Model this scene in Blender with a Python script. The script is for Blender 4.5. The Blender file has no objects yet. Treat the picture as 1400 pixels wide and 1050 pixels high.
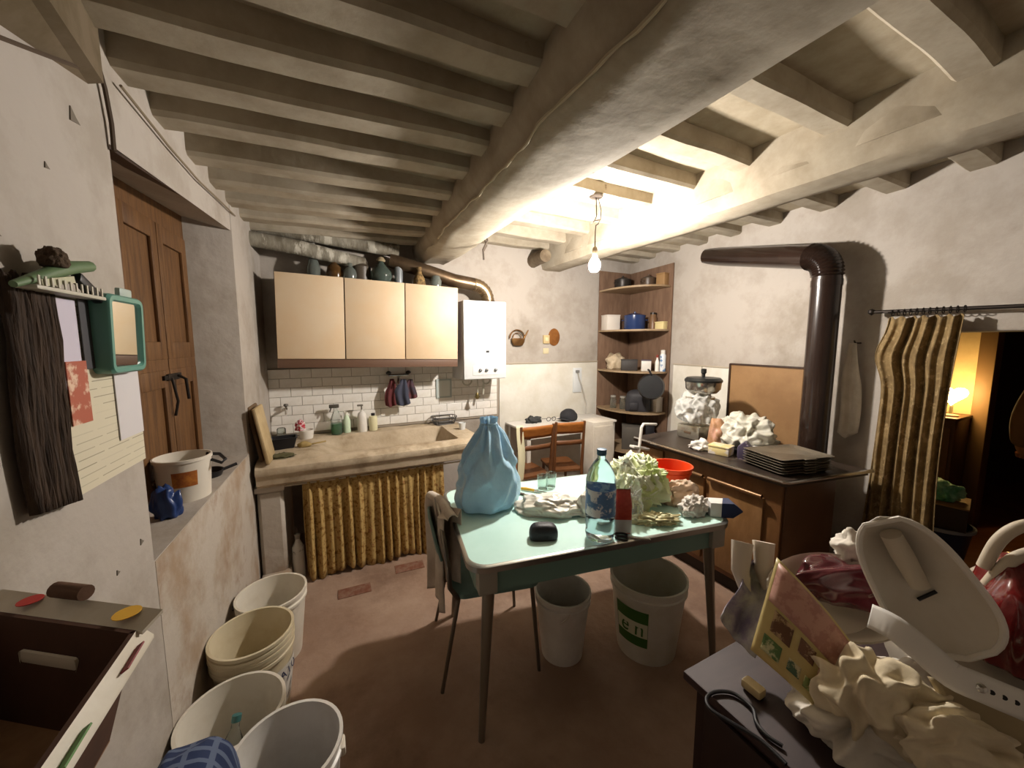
import bpy, bmesh, math, random
from mathutils import Vector, Matrix, noise
random.seed(7)
sc = bpy.context.scene
COL = sc.collection
# ---------------------------------------------------------------- camera, world, exposure
FPX, PITCH, YAW, CAMH = 515.0, math.radians(6.2), math.radians(26.8), 1.6
cam = bpy.data.cameras.new('camera'); camo = bpy.data.objects.new('camera', cam); COL.objects.link(camo)
cam.sensor_fit = 'HORIZONTAL'; cam.sensor_width = 36.0; cam.lens = 36.0 * FPX / 1400.0
cam.clip_start = 0.02; cam.clip_end = 100
camo.location = (0, 0, CAMH); camo.rotation_euler = (math.pi / 2 - PITCH, 0, -YAW)
sc.camera = camo
wd = bpy.data.worlds.new('world'); sc.world = wd; wd.use_nodes = True
wd.node_tree.nodes['Background'].inputs[0].default_value = (1.0, .86, .7, 1)
wd.node_tree.nodes['Background'].inputs[1].default_value = 0.02
vs = sc.view_settings; vs.view_transform = 'Standard'; vs.look = 'None'; vs.exposure = 1.0; vs.gamma = 1.0
vs.use_curve_mapping = False
BULB = Vector((1.65, 2.05, 2.13)); BULB_POWER = 1080.0
FW = Vector((math.sin(YAW) * math.cos(PITCH), math.cos(YAW) * math.cos(PITCH), -math.sin(PITCH)))
RT = Vector((math.cos(YAW), -math.sin(YAW), 0)); UP = RT.cross(FW)
def at(x, y, d):                      # a point of the photograph at forward distance d metres
    return Vector((0, 0, CAMH)) + (FW + RT * ((x - 700) / FPX) + UP * ((525 - y) / FPX)) * d
def at_z(x, y, z):
    r = FW + RT * ((x - 700) / FPX) + UP * ((525 - y) / FPX)
    return Vector((0, 0, CAMH)) + r * ((z - CAMH) / r.z)
# ---------------------------------------------------------------- helpers
def s2l(c):
    return c / 12.92 if c <= .04045 else ((c + .055) / 1.055) ** 2.4
def hx(h):
    h = h.lstrip('#'); return tuple(s2l(int(h[i:i + 2], 16) / 255) for i in (0, 2, 4)) + (1,)
MATS = {}
def M(name, col, rough=.6, metal=0, col2=None, nscale=6, lo=.4, hi=.6, bump=0, bscale=30, trans=0, ior=1.45, emit=None, estr=0, sss=0, col3=None, n3=2.0, lo3=.55, hi3=.7, stretch=None, alpha=1, sheen=0, coat=0):
    if name in MATS: return MATS[name]
    m = bpy.data.materials.new(name); m.use_nodes = True; nt = m.node_tree; N = nt.nodes; L = nt.links
    b = N['Principled BSDF']; MATS[name] = m
    c = hx(col) if isinstance(col, str) else col
    b.inputs['Base Color'].default_value = c; b.inputs['Roughness'].default_value = rough
    b.inputs['Metallic'].default_value = metal; b.inputs['IOR'].default_value = ior
    b.inputs['Transmission Weight'].default_value = trans
    b.inputs['Alpha'].default_value = alpha
    if coat: b.inputs['Coat Weight'].default_value = coat
    if sheen: b.inputs['Sheen Weight'].default_value = sheen
    if sss:
        b.inputs['Subsurface Weight'].default_value = sss; b.inputs['Subsurface Radius'].default_value = (.02, .02, .015)
    if emit:
        b.inputs['Emission Color'].default_value = hx(emit); b.inputs['Emission Strength'].default_value = estr
    tc = N.new('ShaderNodeTexCoord'); src = tc.outputs['Object']
    if stretch:
        mp = N.new('ShaderNodeMapping'); mp.inputs['Scale'].default_value = stretch; L.new(src, mp.inputs['Vector']); src = mp.outputs[0]
    last = None
    def layer(prev, col2, scale, lo, hi, det=8):
        n = N.new('ShaderNodeTexNoise'); n.inputs['Scale'].default_value = scale; n.inputs['Detail'].default_value = det
        n.inputs['Roughness'].default_value = .65
        L.new(src, n.inputs['Vector']); r = N.new('ShaderNodeMapRange'); r.inputs[1].default_value = lo; r.inputs[2].default_value = hi
        L.new(n.outputs['Fac'], r.inputs[0]); mx = N.new('ShaderNodeMix'); mx.data_type = 'RGBA'
        L.new(r.outputs[0], mx.inputs[0])
        if prev is None: mx.inputs[6].default_value = c
        else: L.new(prev, mx.inputs[6])
        mx.inputs[7].default_value = hx(col2); return mx.outputs[2]
    if col2: last = layer(last, col2, nscale, lo, hi)
    if col3: last = layer(last, col3, n3, lo3, hi3)
    if last: L.new(last, b.inputs['Base Color'])
    if bump:
        n = N.new('ShaderNodeTexNoise'); n.inputs['Scale'].default_value = bscale; n.inputs['Detail'].default_value = 6
        L.new(src, n.inputs['Vector']); bp = N.new('ShaderNodeBump'); bp.inputs['Strength'].default_value = bump; bp.inputs['Distance'].default_value = .02
        L.new(n.outputs['Fac'], bp.inputs['Height']); L.new(bp.outputs[0], b.inputs['Normal'])
    return m
class MB:
    def __init__(s): s.bm = bmesh.new(); s.soft = False
    def box(s, a, b, bev=0, mat=None):
        v = bmesh.ops.create_cube(s.bm, size=1)['verts']
        a = Vector(a); b = Vector(b); c = (a + b) / 2; d = b - a
        for q in v:
            q.co = Vector((q.co.x * d.x, q.co.y * d.y, q.co.z * d.z)) + c
            if mat: q.co = mat @ q.co
        if bev:
            es = list({e for q in v for e in q.link_edges})
            bmesh.ops.bevel(s.bm, geom=es, offset=bev, segments=2, affect='EDGES', profile=.5)
        return s
    def cbox(s, c, d, bev=0, rot=None):
        mt = Matrix.Translation(c) @ (rot.to_matrix().to_4x4() if rot else Matrix())
        d = Vector(d) / 2; return s.box(-d, d, bev, mt)
    def prism(s, poly, z0, z1):               # poly of (x,y[,z0,z1]) counter-clockwise
        lo = [s.bm.verts.new((p[0], p[1], p[2] if len(p) > 2 else z0)) for p in poly]
        hi = [s.bm.verts.new((p[0], p[1], p[3] if len(p) > 3 else z1)) for p in poly]
        n = len(poly); s.bm.faces.new(hi); s.bm.faces.new(lo[::-1])
        for i in range(n): s.bm.faces.new((lo[i], lo[(i + 1) % n], hi[(i + 1) % n], hi[i]))
        return s
    def rings(s, rings, closed=True, cap=True, loop=False):
        vs_ = [[s.bm.verts.new(p) for p in r] for r in rings]; m = len(rings)
        for i in range(m if loop else m - 1):
            A = vs_[i]; B = vs_[(i + 1) % m]; n = len(A)
            for j in range(n if closed else n - 1):
                k = (j + 1) % n
                try: s.bm.faces.new((A[j], A[k], B[k], B[j]))
                except ValueError: pass
        if cap and not loop:
            for r in (vs_[0][::-1], vs_[-1]):
                try: s.bm.faces.new(r)
                except ValueError: pass
        return s
    def lathe(s, prof, n=20, c=(0, 0, 0), cap=True, sx=1, sy=1):    # prof [(r,z)]
        c = Vector(c)
        return s.rings([[c + Vector((r * math.cos(2 * math.pi * j / n) * sx, r * math.sin(2 * math.pi * j / n) * sy, z)) for j in range(n)] for r, z in prof], cap=cap)
    def tube(s, pts, r, n=8, loop=False, cap=True):
        pts = [Vector(p) for p in pts]; R = []; up = None; m = len(pts)
        for i, p in enumerate(pts):
            a = pts[(i - 1) % m] if (loop or i > 0) else p; b = pts[(i + 1) % m] if (loop or i < m - 1) else p
            t = (b - a).normalized()
            if up is None: up = t.orthogonal().normalized()
            up = (up - t * up.dot(t)).normalized(); w = t.cross(up)
            rr = r[i] if isinstance(r, (list, tuple)) else r
            R.append([p + (up * math.cos(2 * math.pi * j / n) + w * math.sin(2 * math.pi * j / n)) * rr for j in range(n)])
        return s.rings(R, cap=cap, loop=loop)
    def cyl(s, a, b, r, n=16): return s.tube([a, b], r, n)
    def grid(s, fn, nu, nv):
        V = [[s.bm.verts.new(fn(i / nu, j / nv)) for j in range(nv + 1)] for i in range(nu + 1)]
        for i in range(nu):
            for j in range(nv): s.bm.faces.new((V[i][j], V[i + 1][j], V[i + 1][j + 1], V[i][j + 1]))
        return s
    def blob(s, c, size, seed=0, amp=.25, fs=2.2, sub=4, flat=True, ridged=True, fn=None, st=(1, 1, 1)):
        s.soft = True; v = bmesh.ops.create_icosphere(s.bm, subdivisions=sub, radius=1)['verts']; c = Vector(c); off = Vector((seed * 7.3, seed * 3.1, seed * 1.7))
        rg = random.Random(seed * 13 + 5)
        pl_ = [(Vector((rg.gauss(0, 1), rg.gauss(0, 1), rg.gauss(0, .8))).normalized(), rg.uniform(.9, 2.3) * fs, rg.uniform(0, 6.28), rg.uniform(.25, .6)) for _ in range(7)]
        wt_ = sum(q_[3] for q_ in pl_)
        for q in v:
            p = q.co.copy(); k = Vector((p.x * st[0], p.y * st[1], p.z * st[2]))
            w = noise.noise_vector(k * (fs * .7) + off) * .45
            if ridged:
                h = sum(a_ * (1 - 2 * abs(math.sin(n_.dot(k + w) * f_ + ph_))) for n_, f_, ph_, a_ in pl_) / wt_ * 1.5 + .35 * noise.noise(k * fs * .6 + off)
            else: h = noise.noise(k * fs + off + w)
            p = p * (1 + amp * h)
            if fn: p = fn(p)
            if flat and p.z < -.45: p.z = -.45 + (p.z + .45) * .05
            z = (p.z + .45) if flat else p.z
            q.co = c + Vector((p.x * size[0], p.y * size[1], z * size[2]))
        return s
    def xf(s, mat): bmesh.ops.transform(s.bm, matrix=mat, verts=s.bm.verts); return s
def props(o, label=None, cat=None, group=None, kind=None):
    if label: o['label'] = label
    if cat: o['category'] = cat
    if group: o['group'] = group
    if kind: o['kind'] = kind
    return o
def O(name, mb, mat, parent=None, label=None, cat=None, group=None, kind=None, loc=None, rot=None, solid=0, sub=0, sharp=38, smooth=True):
    me = bpy.data.meshes.new(name); bm = mb.bm
    bmesh.ops.recalc_face_normals(bm, faces=bm.faces); bm.to_mesh(me); bm.free()
    if smooth:
        for p in me.polygons: p.use_smooth = True
        me.set_sharp_from_angle(angle=math.radians(170 if mb.soft else sharp))
    o = bpy.data.objects.new(name, me); COL.objects.link(o)
    if mat: me.materials.append(mat)
    if parent: o.parent = parent
    if loc is not None: o.location = loc
    if rot is not None: o.rotation_euler = rot
    if solid:
        md = o.modifiers.new('thickness', 'SOLIDIFY'); md.thickness = solid; md.offset = 0
    if sub:
        md = o.modifiers.new('smooth', 'SUBSURF'); md.levels = sub; md.render_levels = sub
    return props(o, label, cat, group, kind)
def T(name, label, cat, loc=(0, 0, 0), rz=0, group=None, rot=None):
    o = bpy.data.objects.new(name, None); COL.objects.link(o); o.empty_display_size = .05
    o.location = loc; o.rotation_euler = rot if rot else (0, 0, rz)
    return props(o, label, cat, group)
def piece(name, me, mat, parent, loc, rot=(0, 0, 0), scale=None):
    o = bpy.data.objects.new(name, me); COL.objects.link(o); o.parent = parent; o.location = loc; o.rotation_euler = rot
    if scale: o.scale = scale
    return o
def mesh_of(mb, mat, name='piece'):
    me = bpy.data.meshes.new(name); bmesh.ops.recalc_face_normals(mb.bm, faces=mb.bm.faces); mb.bm.to_mesh(me); mb.bm.free(); me.materials.append(mat); return me
def copy_thing(o, loc=None, rz=None, label=None):
    c = o.copy(); COL.objects.link(c)
    if loc is not None: c.location = loc
    if rz is not None: c.rotation_euler = (0, 0, rz)
    if label: c['label'] = label
    for ch in list(o.children):
        d = ch.copy(); COL.objects.link(d); d.parent = c
        for g in list(ch.children):
            e = g.copy(); COL.objects.link(e); e.parent = d
    return c
def text(name, s, size, mat, parent, loc, rot, depth=.0006):
    cu = bpy.data.curves.new(name, 'FONT'); cu.body = s; cu.size = size; cu.extrude = depth; cu.align_x = 'CENTER'; cu.align_y = 'CENTER'
    t = bpy.data.objects.new(name, cu); COL.objects.link(t)
    me = bpy.data.meshes.new_from_object(t); COL.objects.unlink(t); bpy.data.objects.remove(t)
    me.materials.append(mat); o = bpy.data.objects.new(name, me); COL.objects.link(o); o.parent = parent; o.location = loc; o.rotation_euler = rot
    return o
def arc(c, r, a0, a1, n, u, v):
    c = Vector(c); u = Vector(u); v = Vector(v)
    return [c + u * (r * math.cos(a0 + (a1 - a0) * i / n)) + v * (r * math.sin(a0 + (a1 - a0) * i / n)) for i in range(n + 1)]
V = Vector
pi = math.pi
def smooth_path(pts, k=6):
    pts = [Vector(p) for p in pts]; out = []
    for i in range(len(pts) - 1):
        a = pts[max(i - 1, 0)]; b = pts[i]; c = pts[i + 1]; d = pts[min(i + 2, len(pts) - 1)]
        for j in range(k):
            t = j / k; out.append(.5 * (2 * b + (c - a) * t + (2 * a - 5 * b + 4 * c - d) * t * t + (3 * b - a - 3 * c + d) * t ** 3))
    return out + [pts[-1]]
# ---------------------------------------------------------------- wall lines
YB = 3.5
def xl(y): return -.385 - .055 * (3.5 - y)
def xr(y): return 3.1 + .12 * (y - 1.2)
ANGL = math.atan(.055); ANGR = math.atan(.12)
# ---------------------------------------------------------------- materials of the setting
plaster = M('wall_plaster', '#aca49b', .9, col2='#9e958a', nscale=3.0, lo=.45, hi=.62, col3='#8a8072', n3=1.7, lo3=.58, hi3=.76, bump=.4, bscale=9)
plaster_low = M('wall_plaster_stained', '#b5aca0', .9, col2='#9c8771', nscale=2.2, lo=.45, hi=.62, col3='#8a6a52', n3=3.5, lo3=.6, hi3=.75, bump=.4, bscale=10)
whitewash = M('whitewashed_wood', '#a99f8d', .9, col2='#938875', nscale=5, lo=.4, hi=.65, col3='#6d5c47', n3=9, lo3=.68, hi3=.76, bump=.14, bscale=14)
plank_m = M('ceiling_planks', '#aa9f8a', .9, col2='#968a74', nscale=4, bump=.2, bscale=12)
dado = M('white_gloss_paint', '#dcd9d0', .35, col2='#cfcabd', nscale=3, bump=.05)
tile_m = M('white_tile', '#ebe8e2', .25, col2='#e0dbd2', nscale=8)
grout = M('tile_grout', '#9c9284', .9)
floor_m = M('floor_cement', '#8c7260', .8, col2='#9f8775', nscale=2.5, lo=.4, hi=.65, col3='#6b5141', n3=1.1, lo3=.5, hi3=.68, bump=.25, bscale=20)
darkwood = M('dark_wood', '#3a2415', .6, col2='#2a180d', nscale=4, stretch=(8, 8, 1), bump=.2)
shutter = M('shutter_wood', '#6e4c2a', .55, col2='#54371c', nscale=5, stretch=(9, 9, .8), bump=.15)
brownwood = M('brown_wood', '#8a5f3a', .5, col2='#774e2c', nscale=4, stretch=(6, 6, 1), bump=.1)
black = M('black_plastic', '#17161a', .45)
iron = M('dark_iron', '#2c2622', .5, metal=.7)
chrome = M('chrome', '#c9c6c0', .2, metal=1)
white_m = M('white_enamel', '#d3d6d7', .3)
cream = M('cream_laminate', '#d8c3a6', .5, col2='#d6ba96', nscale=1.5)
# ---------------------------------------------------------------- floor
fl = O('floor', MB().box((-1.0, -1.4, -.08), (3.7, 3.6, 0)), floor_m, kind='structure')
fl['label'] = 'dusty reddish brown cement floor of the kitchen'
brick_me = mesh_of(MB().box((-.1, -.05, 0), (.1, .05, .004), .002), M('worn_brick', '#7d5f4e', .85, col2='#6e4331', nscale=20, bump=.2))
for (px_, py_) in ((485, 808), (560, 775), (1010, 770)):
    p = at_z(px_, py_, 0); piece('brick', brick_me, None, fl, (p.x, p.y, 0), (0, 0, random.uniform(-.1, .1)))
# ---------------------------------------------------------------- left wall with deep window niche
NY0, NY1 = 1.49, 2.74           # niche opening along the wall
SILL = .925
w = MB()
def lp(y, off): return (xl(y) + off, y)
w.prism([lp(-1.4, -.5), lp(-1.4, 0), lp(NY0, 0), lp(NY0, -.5)][::1], 0, 2.75)
w.prism([lp(NY0, -.5), lp(NY0, 0), lp(NY1, 0), lp(NY1, -.5)], 0, SILL)
w.prism([lp(NY1 - .06, -.5), lp(NY1 - .06, -.21), lp(NY1, 0), lp(3.75, 0), lp(3.75, -.5)], 0, 2.75)
a, b, c, d = lp(NY0 - .01, -.5), lp(NY0 - .01, -.004), lp(NY1 + .3, -.004), lp(NY1 + .3, -.5)
w.prism([(a[0], a[1], 2.28, 2.75), (b[0], b[1], 2.15, 2.75), (c[0], c[1], 2.265, 2.75), (d[0], d[1], 2.36, 2.75)], 0, 0)
w.prism([lp(NY0 - .02, -.6), lp(NY0 - .02, -.46), lp(NY1 + .1, -.46), lp(NY1 + .1, -.6)], 0, 2.75)
wl = O('wall_left', w, plaster, kind='structure', sharp=30)
wl['label'] = 'uneven whitewashed wall with a deep window niche'
# stained parapet skin below the sill
O('parapet_skin', MB().prism([lp(NY0 + .004, -.03), lp(NY0 + .004, .0012), lp(NY1 + .02, .0012), lp(NY1 + .02, -.03)], 0, SILL - .004), plaster_low, wl)
# dark wooden lintel soffit in the niche
a, b, c, d = lp(NY0, -.3), lp(NY0, -.01), lp(NY1 - .0, -.01), lp(NY1 - .07, -.3)
O('lintel_board', MB().prism([(a[0], a[1], 2.235, 2.26), (b[0], b[1], 2.142, 2.17), (c[0], c[1], 2.257, 2.28), (d[0], d[1], 2.325, 2.35)], 0, 0), darkwood, wl)
# sloped fillet between wall and ceiling near the camera, darker brown than the wall
O('plaster_cove', MB().prism([(xl(-.3), -.3, 1.9, 2.75), (xl(-.3) + .32, -.3, 2.2, 2.75), (xl(1.42) + .03, 1.42, 2.27, 2.75), (xl(1.42), 1.42, 2.26, 2.75)], 0, 0), M('dark_cove_brown', '#6a5c48', .9, col2='#54472f', nscale=4), wl)
for (y_, z_, s_) in ((1.34, 2.14, .03), (1.02, 1.93, .022), (1.06, 1.80, .014), (1.22, 1.98, .012), (1.43, 1.02, .016), (1.30, 1.0, .012)):
    O('plaster_scar', MB().rings([[(xl(y_) + d_, y_ + s_ * k_ * a_, z_ + s_ * k_ * b_) for a_, b_ in ((-.6, -.5), (.9, -.25), (.3, .1), (-.4, .7))] for d_, k_ in ((-.01, 1), (.0018, .95))]), M('scar_grey', '#6f675c', .95), wl)
# rear & back & right walls
wb = O('wall_back', MB().box((-1.0, YB + .012, 0), (3.75, YB + .25, 2.9)), plaster, kind='structure'); wb['label'] = 'whitewashed back wall above the stone sink'
wrr = O('wall_rear', MB().box((-1.0, -1.55, 0), (3.7, -1.4, 2.9)), plaster, kind='structure'); wrr['label'] = 'whitewashed wall behind the viewer'
DY0, DY1, DZ = -.35, .95, 1.66
w = MB()
def rp(y, off): return (xr(y) + off, y)
prof_ = [(-1.5, 0), (DY0, 0), (DY0, DZ), (DY1, DZ), (DY1, 0), (3.75, 0), (3.75, 2.9), (-1.5, 2.9)]
w.rings([[(xr(y), y, z) for y, z in prof_], [(xr(y) + .3, y, z) for y, z in prof_]])
wr = O('wall_right', w, plaster, kind='structure', sharp=30); wr['label'] = 'whitewashed wall with stove pipe and curtained doorway'
md = wr.modifiers.new('worn', 'BEVEL'); md.width = .015; md.segments = 3
# dado on the right of the back wall and on the right wall
O('trim_1', MB().box((1.62, YB - .006, .0), (2.9, YB + .02, 1.385), .003), dado, kind='structure')['label'] = 'white painted dado behind the small white table'
O('trim_2', MB().box((1.62, YB - .014, 1.38), (2.9, YB + .02, 1.395), .003), M('dado_edge', '#a89d8c', .7), kind='structure')['label'] = 'thin grey edge strip on top of the dado'
t3 = O('trim_3', MB().prism([rp(1.55, -.008), rp(1.55, .02), rp(2.75, .02), rp(2.75, -.008)], 0, 1.38), dado, kind='structure'); t3['label'] = 'white painted dado panels behind the stove'
for y_ in (1.75, 2.05, 2.38): O('panel_joint', MB().prism([rp(y_, -.011), rp(y_, .0), rp(y_ + .008, .0), rp(y_ + .008, -.011)], .85, 1.38), grout, t3)
O('panel_edge', MB().prism([rp(1.55, -.016), rp(1.55, .0), rp(2.75, .0), rp(2.75, -.016)], 1.378, 1.39), M('dado_edge', '#a89d8c'), t3)
# tiles over the sink (running bond), each its own piece
tz0, tw, th = .87, .152, .0745
x0 = -.385; nrow = 7; x1 = 1.615
gb = O('tile_bed', MB().box((x0, YB - .002, tz0 - .02), (x1, YB + .02, tz0 + nrow * th + .002)), grout, wb)
tile_me = mesh_of(MB().box((-tw / 2 + .0016, -.005, -th / 2 + .0016), (tw / 2 - .0016, .005, th / 2 - .0016), .0015), tile_m)
half_me = mesh_of(MB().box((-tw / 4 + .0016, -.005, -th / 2 + .0016), (tw / 4 - .0016, .005, th / 2 - .0016), .0015), tile_m)
for r in range(nrow):
    z = tz0 + (r + .5) * th; x = x0
    if r % 2: piece('tile', half_me, None, wb, (x + tw / 4, YB - .005, z)); x += tw / 2
    while x + tw * .9 < x1:
        piece('tile', tile_me, None, wb, (x + tw / 2, YB - .005 + random.uniform(-.001, .001), z), (random.uniform(-.006, .006), 0, random.uniform(-.006, .006))); x += tw
    if x + tw * .45 < x1: piece('tile', half_me, None, wb, (x + tw / 4, YB - .005, z))
# ---------------------------------------------------------------- ceiling: planks, joists, beams
ce = O('ceiling', MB().box((-1.0, -1.5, 2.485), (.85, 3.75, 2.62)).box((.8, -1.5, 2.635), (2.3, 3.75, 2.72)).box((2.25, -1.5, 2.575), (3.8, 3.75, 2.68)), plank_m, kind='structure')
ce['label'] = 'whitewashed plank ceiling carried by joists and beams'
def joist(x0, x1, y, wd_, z0, z1, zs=0, seed=0):
    R = []; n = 14
    for i in range(n + 1):
        t = i / n; x = x0 + (x1 - x0) * t; j = noise.noise(V((x * 2.5, y * 5, seed))) * .012; k = noise.noise(V((x * 3, y * 3 + 9, seed))) * .01
        zb = z0 + zs * (1 - t) + k; b = .015
        R.append([(x, y - wd_ / 2 + j, z1), (x, y - wd_ / 2 + j, zb + b), (x, y - wd_ / 2 + b + j, zb), (x, y + wd_ / 2 - b + j, zb), (x, y + wd_ / 2 + j, zb + b), (x, y + wd_ / 2 + j, z1)])
    return O('joist', MB().rings(R), whitewash, ce)
for i, y in enumerate((-.9, -.6, -.3, 0, .3, .62, .86, 1.11, 1.35, 1.60, 1.86, 2.17, 2.46, 2.74, 3.02, 3.3)): joist(-.62, .85, y, .125, 2.43, 2.56, -.05, i)
for i, y in enumerate((-.9, -.45, -.0, .33, .55, .965, 1.38, 1.73, 2.07, 2.42, 2.77, 3.12, 3.42)): joist(.9, 2.3, y, .115, 2.55, 2.68, 0, i + 40)
for i, y in enumerate((-.8, -.4, .0, .35, .72, 1.06, 1.42, 1.78, 2.12, 2.46, 2.8, 3.14, 3.42)): joist(2.2, 3.5, y, .12, 2.47 + .02 * y, 2.62, .0, i + 80)
def beam(name, secs, mat, label):
    b = O(name, MB().rings(secs), mat, ce, sharp=50); b['label'] = label; return b
def beam_secs(y0, y1, n, fn):
    return [fn(y0 + (y1 - y0) * i / n) for i in range(n + 1)]
def main_sec(y):
    t = max(0, min(1, y / 3.5)); m = 22; cx = .86 + .03 * t + .012 * math.sin(y * 3.1); hw = (.245 - .1 * t); zt = 2.6; out = []
    zb = 2.30 + .03 * max(0, (y - 2.7)) / .8; zb += -.012 * math.sin(y * 2.3)
    cx = (1.085 - .005 * t) - hw
    pts = [(-.9, 2.62), (-1.04, 2.5), (-1.08, 2.42), (-1.02, 2.37), (-.92, 2.345), (-.86, zb + .02), (-.72, zb), (-.4, zb - .005), (0, zb - .006), (.5, zb), (.85, zb + .006), (.98, zb + .03), (1.06, zb + .09), (1.08, 2.5), (1.05, 2.67)]
    for i, (u, z) in enumerate(pts):
        k = noise.noise(V((y * 2.2, i * .35, 3))) * .022 + noise.noise(V((y * 7, i * .9, 8))) * .007
        out.append((cx + u * hw + k * (1 if u > 0 else -1), y, z + (k if z < 2.5 else 0)))
    return out
bm1 = beam('beam', beam_secs(-1.5, 3.52, 70, main_sec), whitewash, 'massive rough-hewn whitewashed main beam')
O('wane_edge', MB().tube([V(main_sec(y_ / 20)[5]) + V((-.006, 0, .004 * math.sin(y_ * 1.7))) for y_ in range(6, 54)], [.004 + .003 * abs(math.sin(y_ * 2.1)) for y_ in range(6, 54)], 6), M('wane_pale', '#b5a990', .9), ce)
def b2_sec(y):
    hw = .125; cx = 2.245; zb = 2.365
    pts = [(-1, 2.67), (-1.02, 2.5), (-1.0, zb + .05), (-.85, zb + .01), (-.5, zb), (.3, zb - .003), (.8, zb), (1, zb + .03), (1.05, zb + .1), (1.05, 2.62)]
    return [(cx + u * hw + noise.noise(V((y * 2, i * .4, 30))) * .014, y, z + (noise.noise(V((y * 2.5, i * .4, 20))) * .012 if z < 2.55 else 0)) for i, (u, z) in enumerate(pts)]
beam('beam', beam_secs(-1.5, 3.52, 60, b2_sec), whitewash, 'second whitewashed beam over the stove side')
# plaster fills between the joists along the second beam (the scalloped line)
for i, y in enumerate((.75, 1.17, 1.555, 1.9, 2.245, 2.6, 2.95)):
    O('plaster_fill', MB().rings([[(2.125 - d_, y + s_ * .5 * .3, 2.45), (2.20, y + s_ * .5 * .3, 2.45), (2.20, y + s_ * .5 * .3, h_), (2.135 - d_ * .3, y + s_ * .5 * .3, h_)] for s_, h_, d_ in ((-1, 2.55, 0), (-.7, 2.62, .01), (0, 2.655, .015), (.7, 2.62, .01), (1, 2.55, 0))]), whitewash, ce)
# log corbel by the back wall
O('log_corbel', MB().tube([(1.98, 3.20, 2.44), (2.0, 3.35, 2.45), (2.02, 3.52, 2.45)], [.06, .066, .07], 12), M('grey_log', '#7a6c58', .9, col2='#5d4f3d', nscale=8, bump=.4), ce)
# ---------------------------------------------------------------- bulb on its cord
t = T('hanging_bulb', 'bare glowing light bulb on a knotted cord hanging from the ceiling', 'light bulb', (BULB.x, BULB.y, BULB.z))
bl = MB().lathe([(.001, -.062), (.02, -.058), (.034, -.043), (.039, -.018), (.035, .005), (.02, .028), (.013, .04)], 20)
O('bulb', bl, M('bulb_glow', '#fff3dd', .3, emit='#fff6ec', estr=BULB_POWER), t)
O('socket', MB().lathe([(.015, .038), (.017, .045), (.017, .085), (.012, .1), (.006, .105)], 16), M('brass_socket', '#6d5f4c', .4, metal=.6), t)
top = 2.55 - BULB.z
kn = [V((0, 0, .10)), V((0, 0, .2)), V((.004, 0, .24)), V((.03, .01, .255)), V((.028, -.01, .275)), V((-.02, -.01, .262)), V((-.03, .008, .25)), V((.0, .012, .268)), V((.008, 0, .3)), V((0, 0, top))]
O('cord', MB().tube(kn, .004, 6).tube([V((.008, 0, .27)), V((.04, 0, .28)), V((.045, 0, .34)), V((.02, 0, top - .01))], .003, 6), M('cord_brown', '#4a4036', .7), t)
O('ceiling_rose', MB().lathe([(.04, top - .008), (.045, top), (.02, top + .004)], 16), M('cord_brown', '#4a4036'), t)
# ================================================================ LEFT: shutter door in the niche
yA, yB_ = 1.98, 2.675
D = T('window_1', '', '', (xl(2.33) - .205, 2.33, SILL), -ANGL); D['kind'] = 'structure'; D['label'] = 'brown wooden double shutter closing the niche window'
hW = .345
O('frame', MB().box((-.03, -hW - .32, 0), (.0, -hW, 1.40)).box((-.03, hW - .01, 0), (.0, hW + .02, 1.40)).box((-.03, -hW, 1.225), (0, hW, 1.40)), shutter, D)
for s in (-1, 1):
    y0, y1 = (-hW, -.004) if s < 0 else (.004, hW)
    lf = O('shutter_leaf', MB().box((-.03, y0, .0), (-.006, y1, 1.225)), shutter, D)
    fr = MB()
    for (a_, b_) in ((0, .55), (.6, 1.225)):
        fr.box((-.008, y0, a_), (.008, y0 + .06, b_), .003).box((-.008, y1 - .06, a_), (.008, y1, b_), .003).box((-.008, y0 + .06, b_ - .08), (.008, y1 - .06, b_), .003).box((-.008, y0 + .06, a_), (.008, y1 - .06, a_ + .08), .003)
    fr.box((-.008, y0, .55), (.006, y1, .6))
    O('panel_frame', fr, shutter, lf)
bolt = MB().box((.008, -.05, .50), (.02, .10, .53), .003).box((.008, -.09, .505), (.018, -.05, .525)).tube([(.02, .05, .52), (.05, .05, .50), (.055, .052, .40)], .007).tube([(.02, -.02, .51), (.035, -.02, .4), (.02, -.018, .33)], .006)
O('bolt_handle', bolt, iron, D)
# ---------------------------------------------------------------- stone sink
stone = M('sink_stone', '#bfaf97', .75, col2='#a8977d', nscale=6, lo=.4, hi=.65, col3='#8a785f', n3=3, lo3=.55, hi3=.72, bump=.25, bscale=25)
S = T('stone_sink', 'long worn stone sink slab with carved shallow basin under the tiles', 'sink', (0, 2.73, 0))
sx0, sx1, sd = -.40, 1.12, .765
def sink_h(x, y):
    # carved basin between x .0 and .95, y .12..0.6
    def sm(a, b, v): v = max(0, min(1, (v - a) / (b - a))); return v * v * (3 - 2 * v)
    k = sm(-.12, .2, x) * (1 - sm(.90, .955, x)) * sm(.075, .15, y) * (1 - sm(.56, .62, y))
    return .845 - .125 * k - .012 * (1 - sm(0, .03, y)) + .006 * noise.noise(V((x * 6, y * 6, 1)))
m = MB().grid(lambda u, v: V((sx0 + (sx1 - sx0) * u, sd * v, sink_h(sx0 + (sx1 - sx0) * u, sd * v))), 90, 48)
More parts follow.
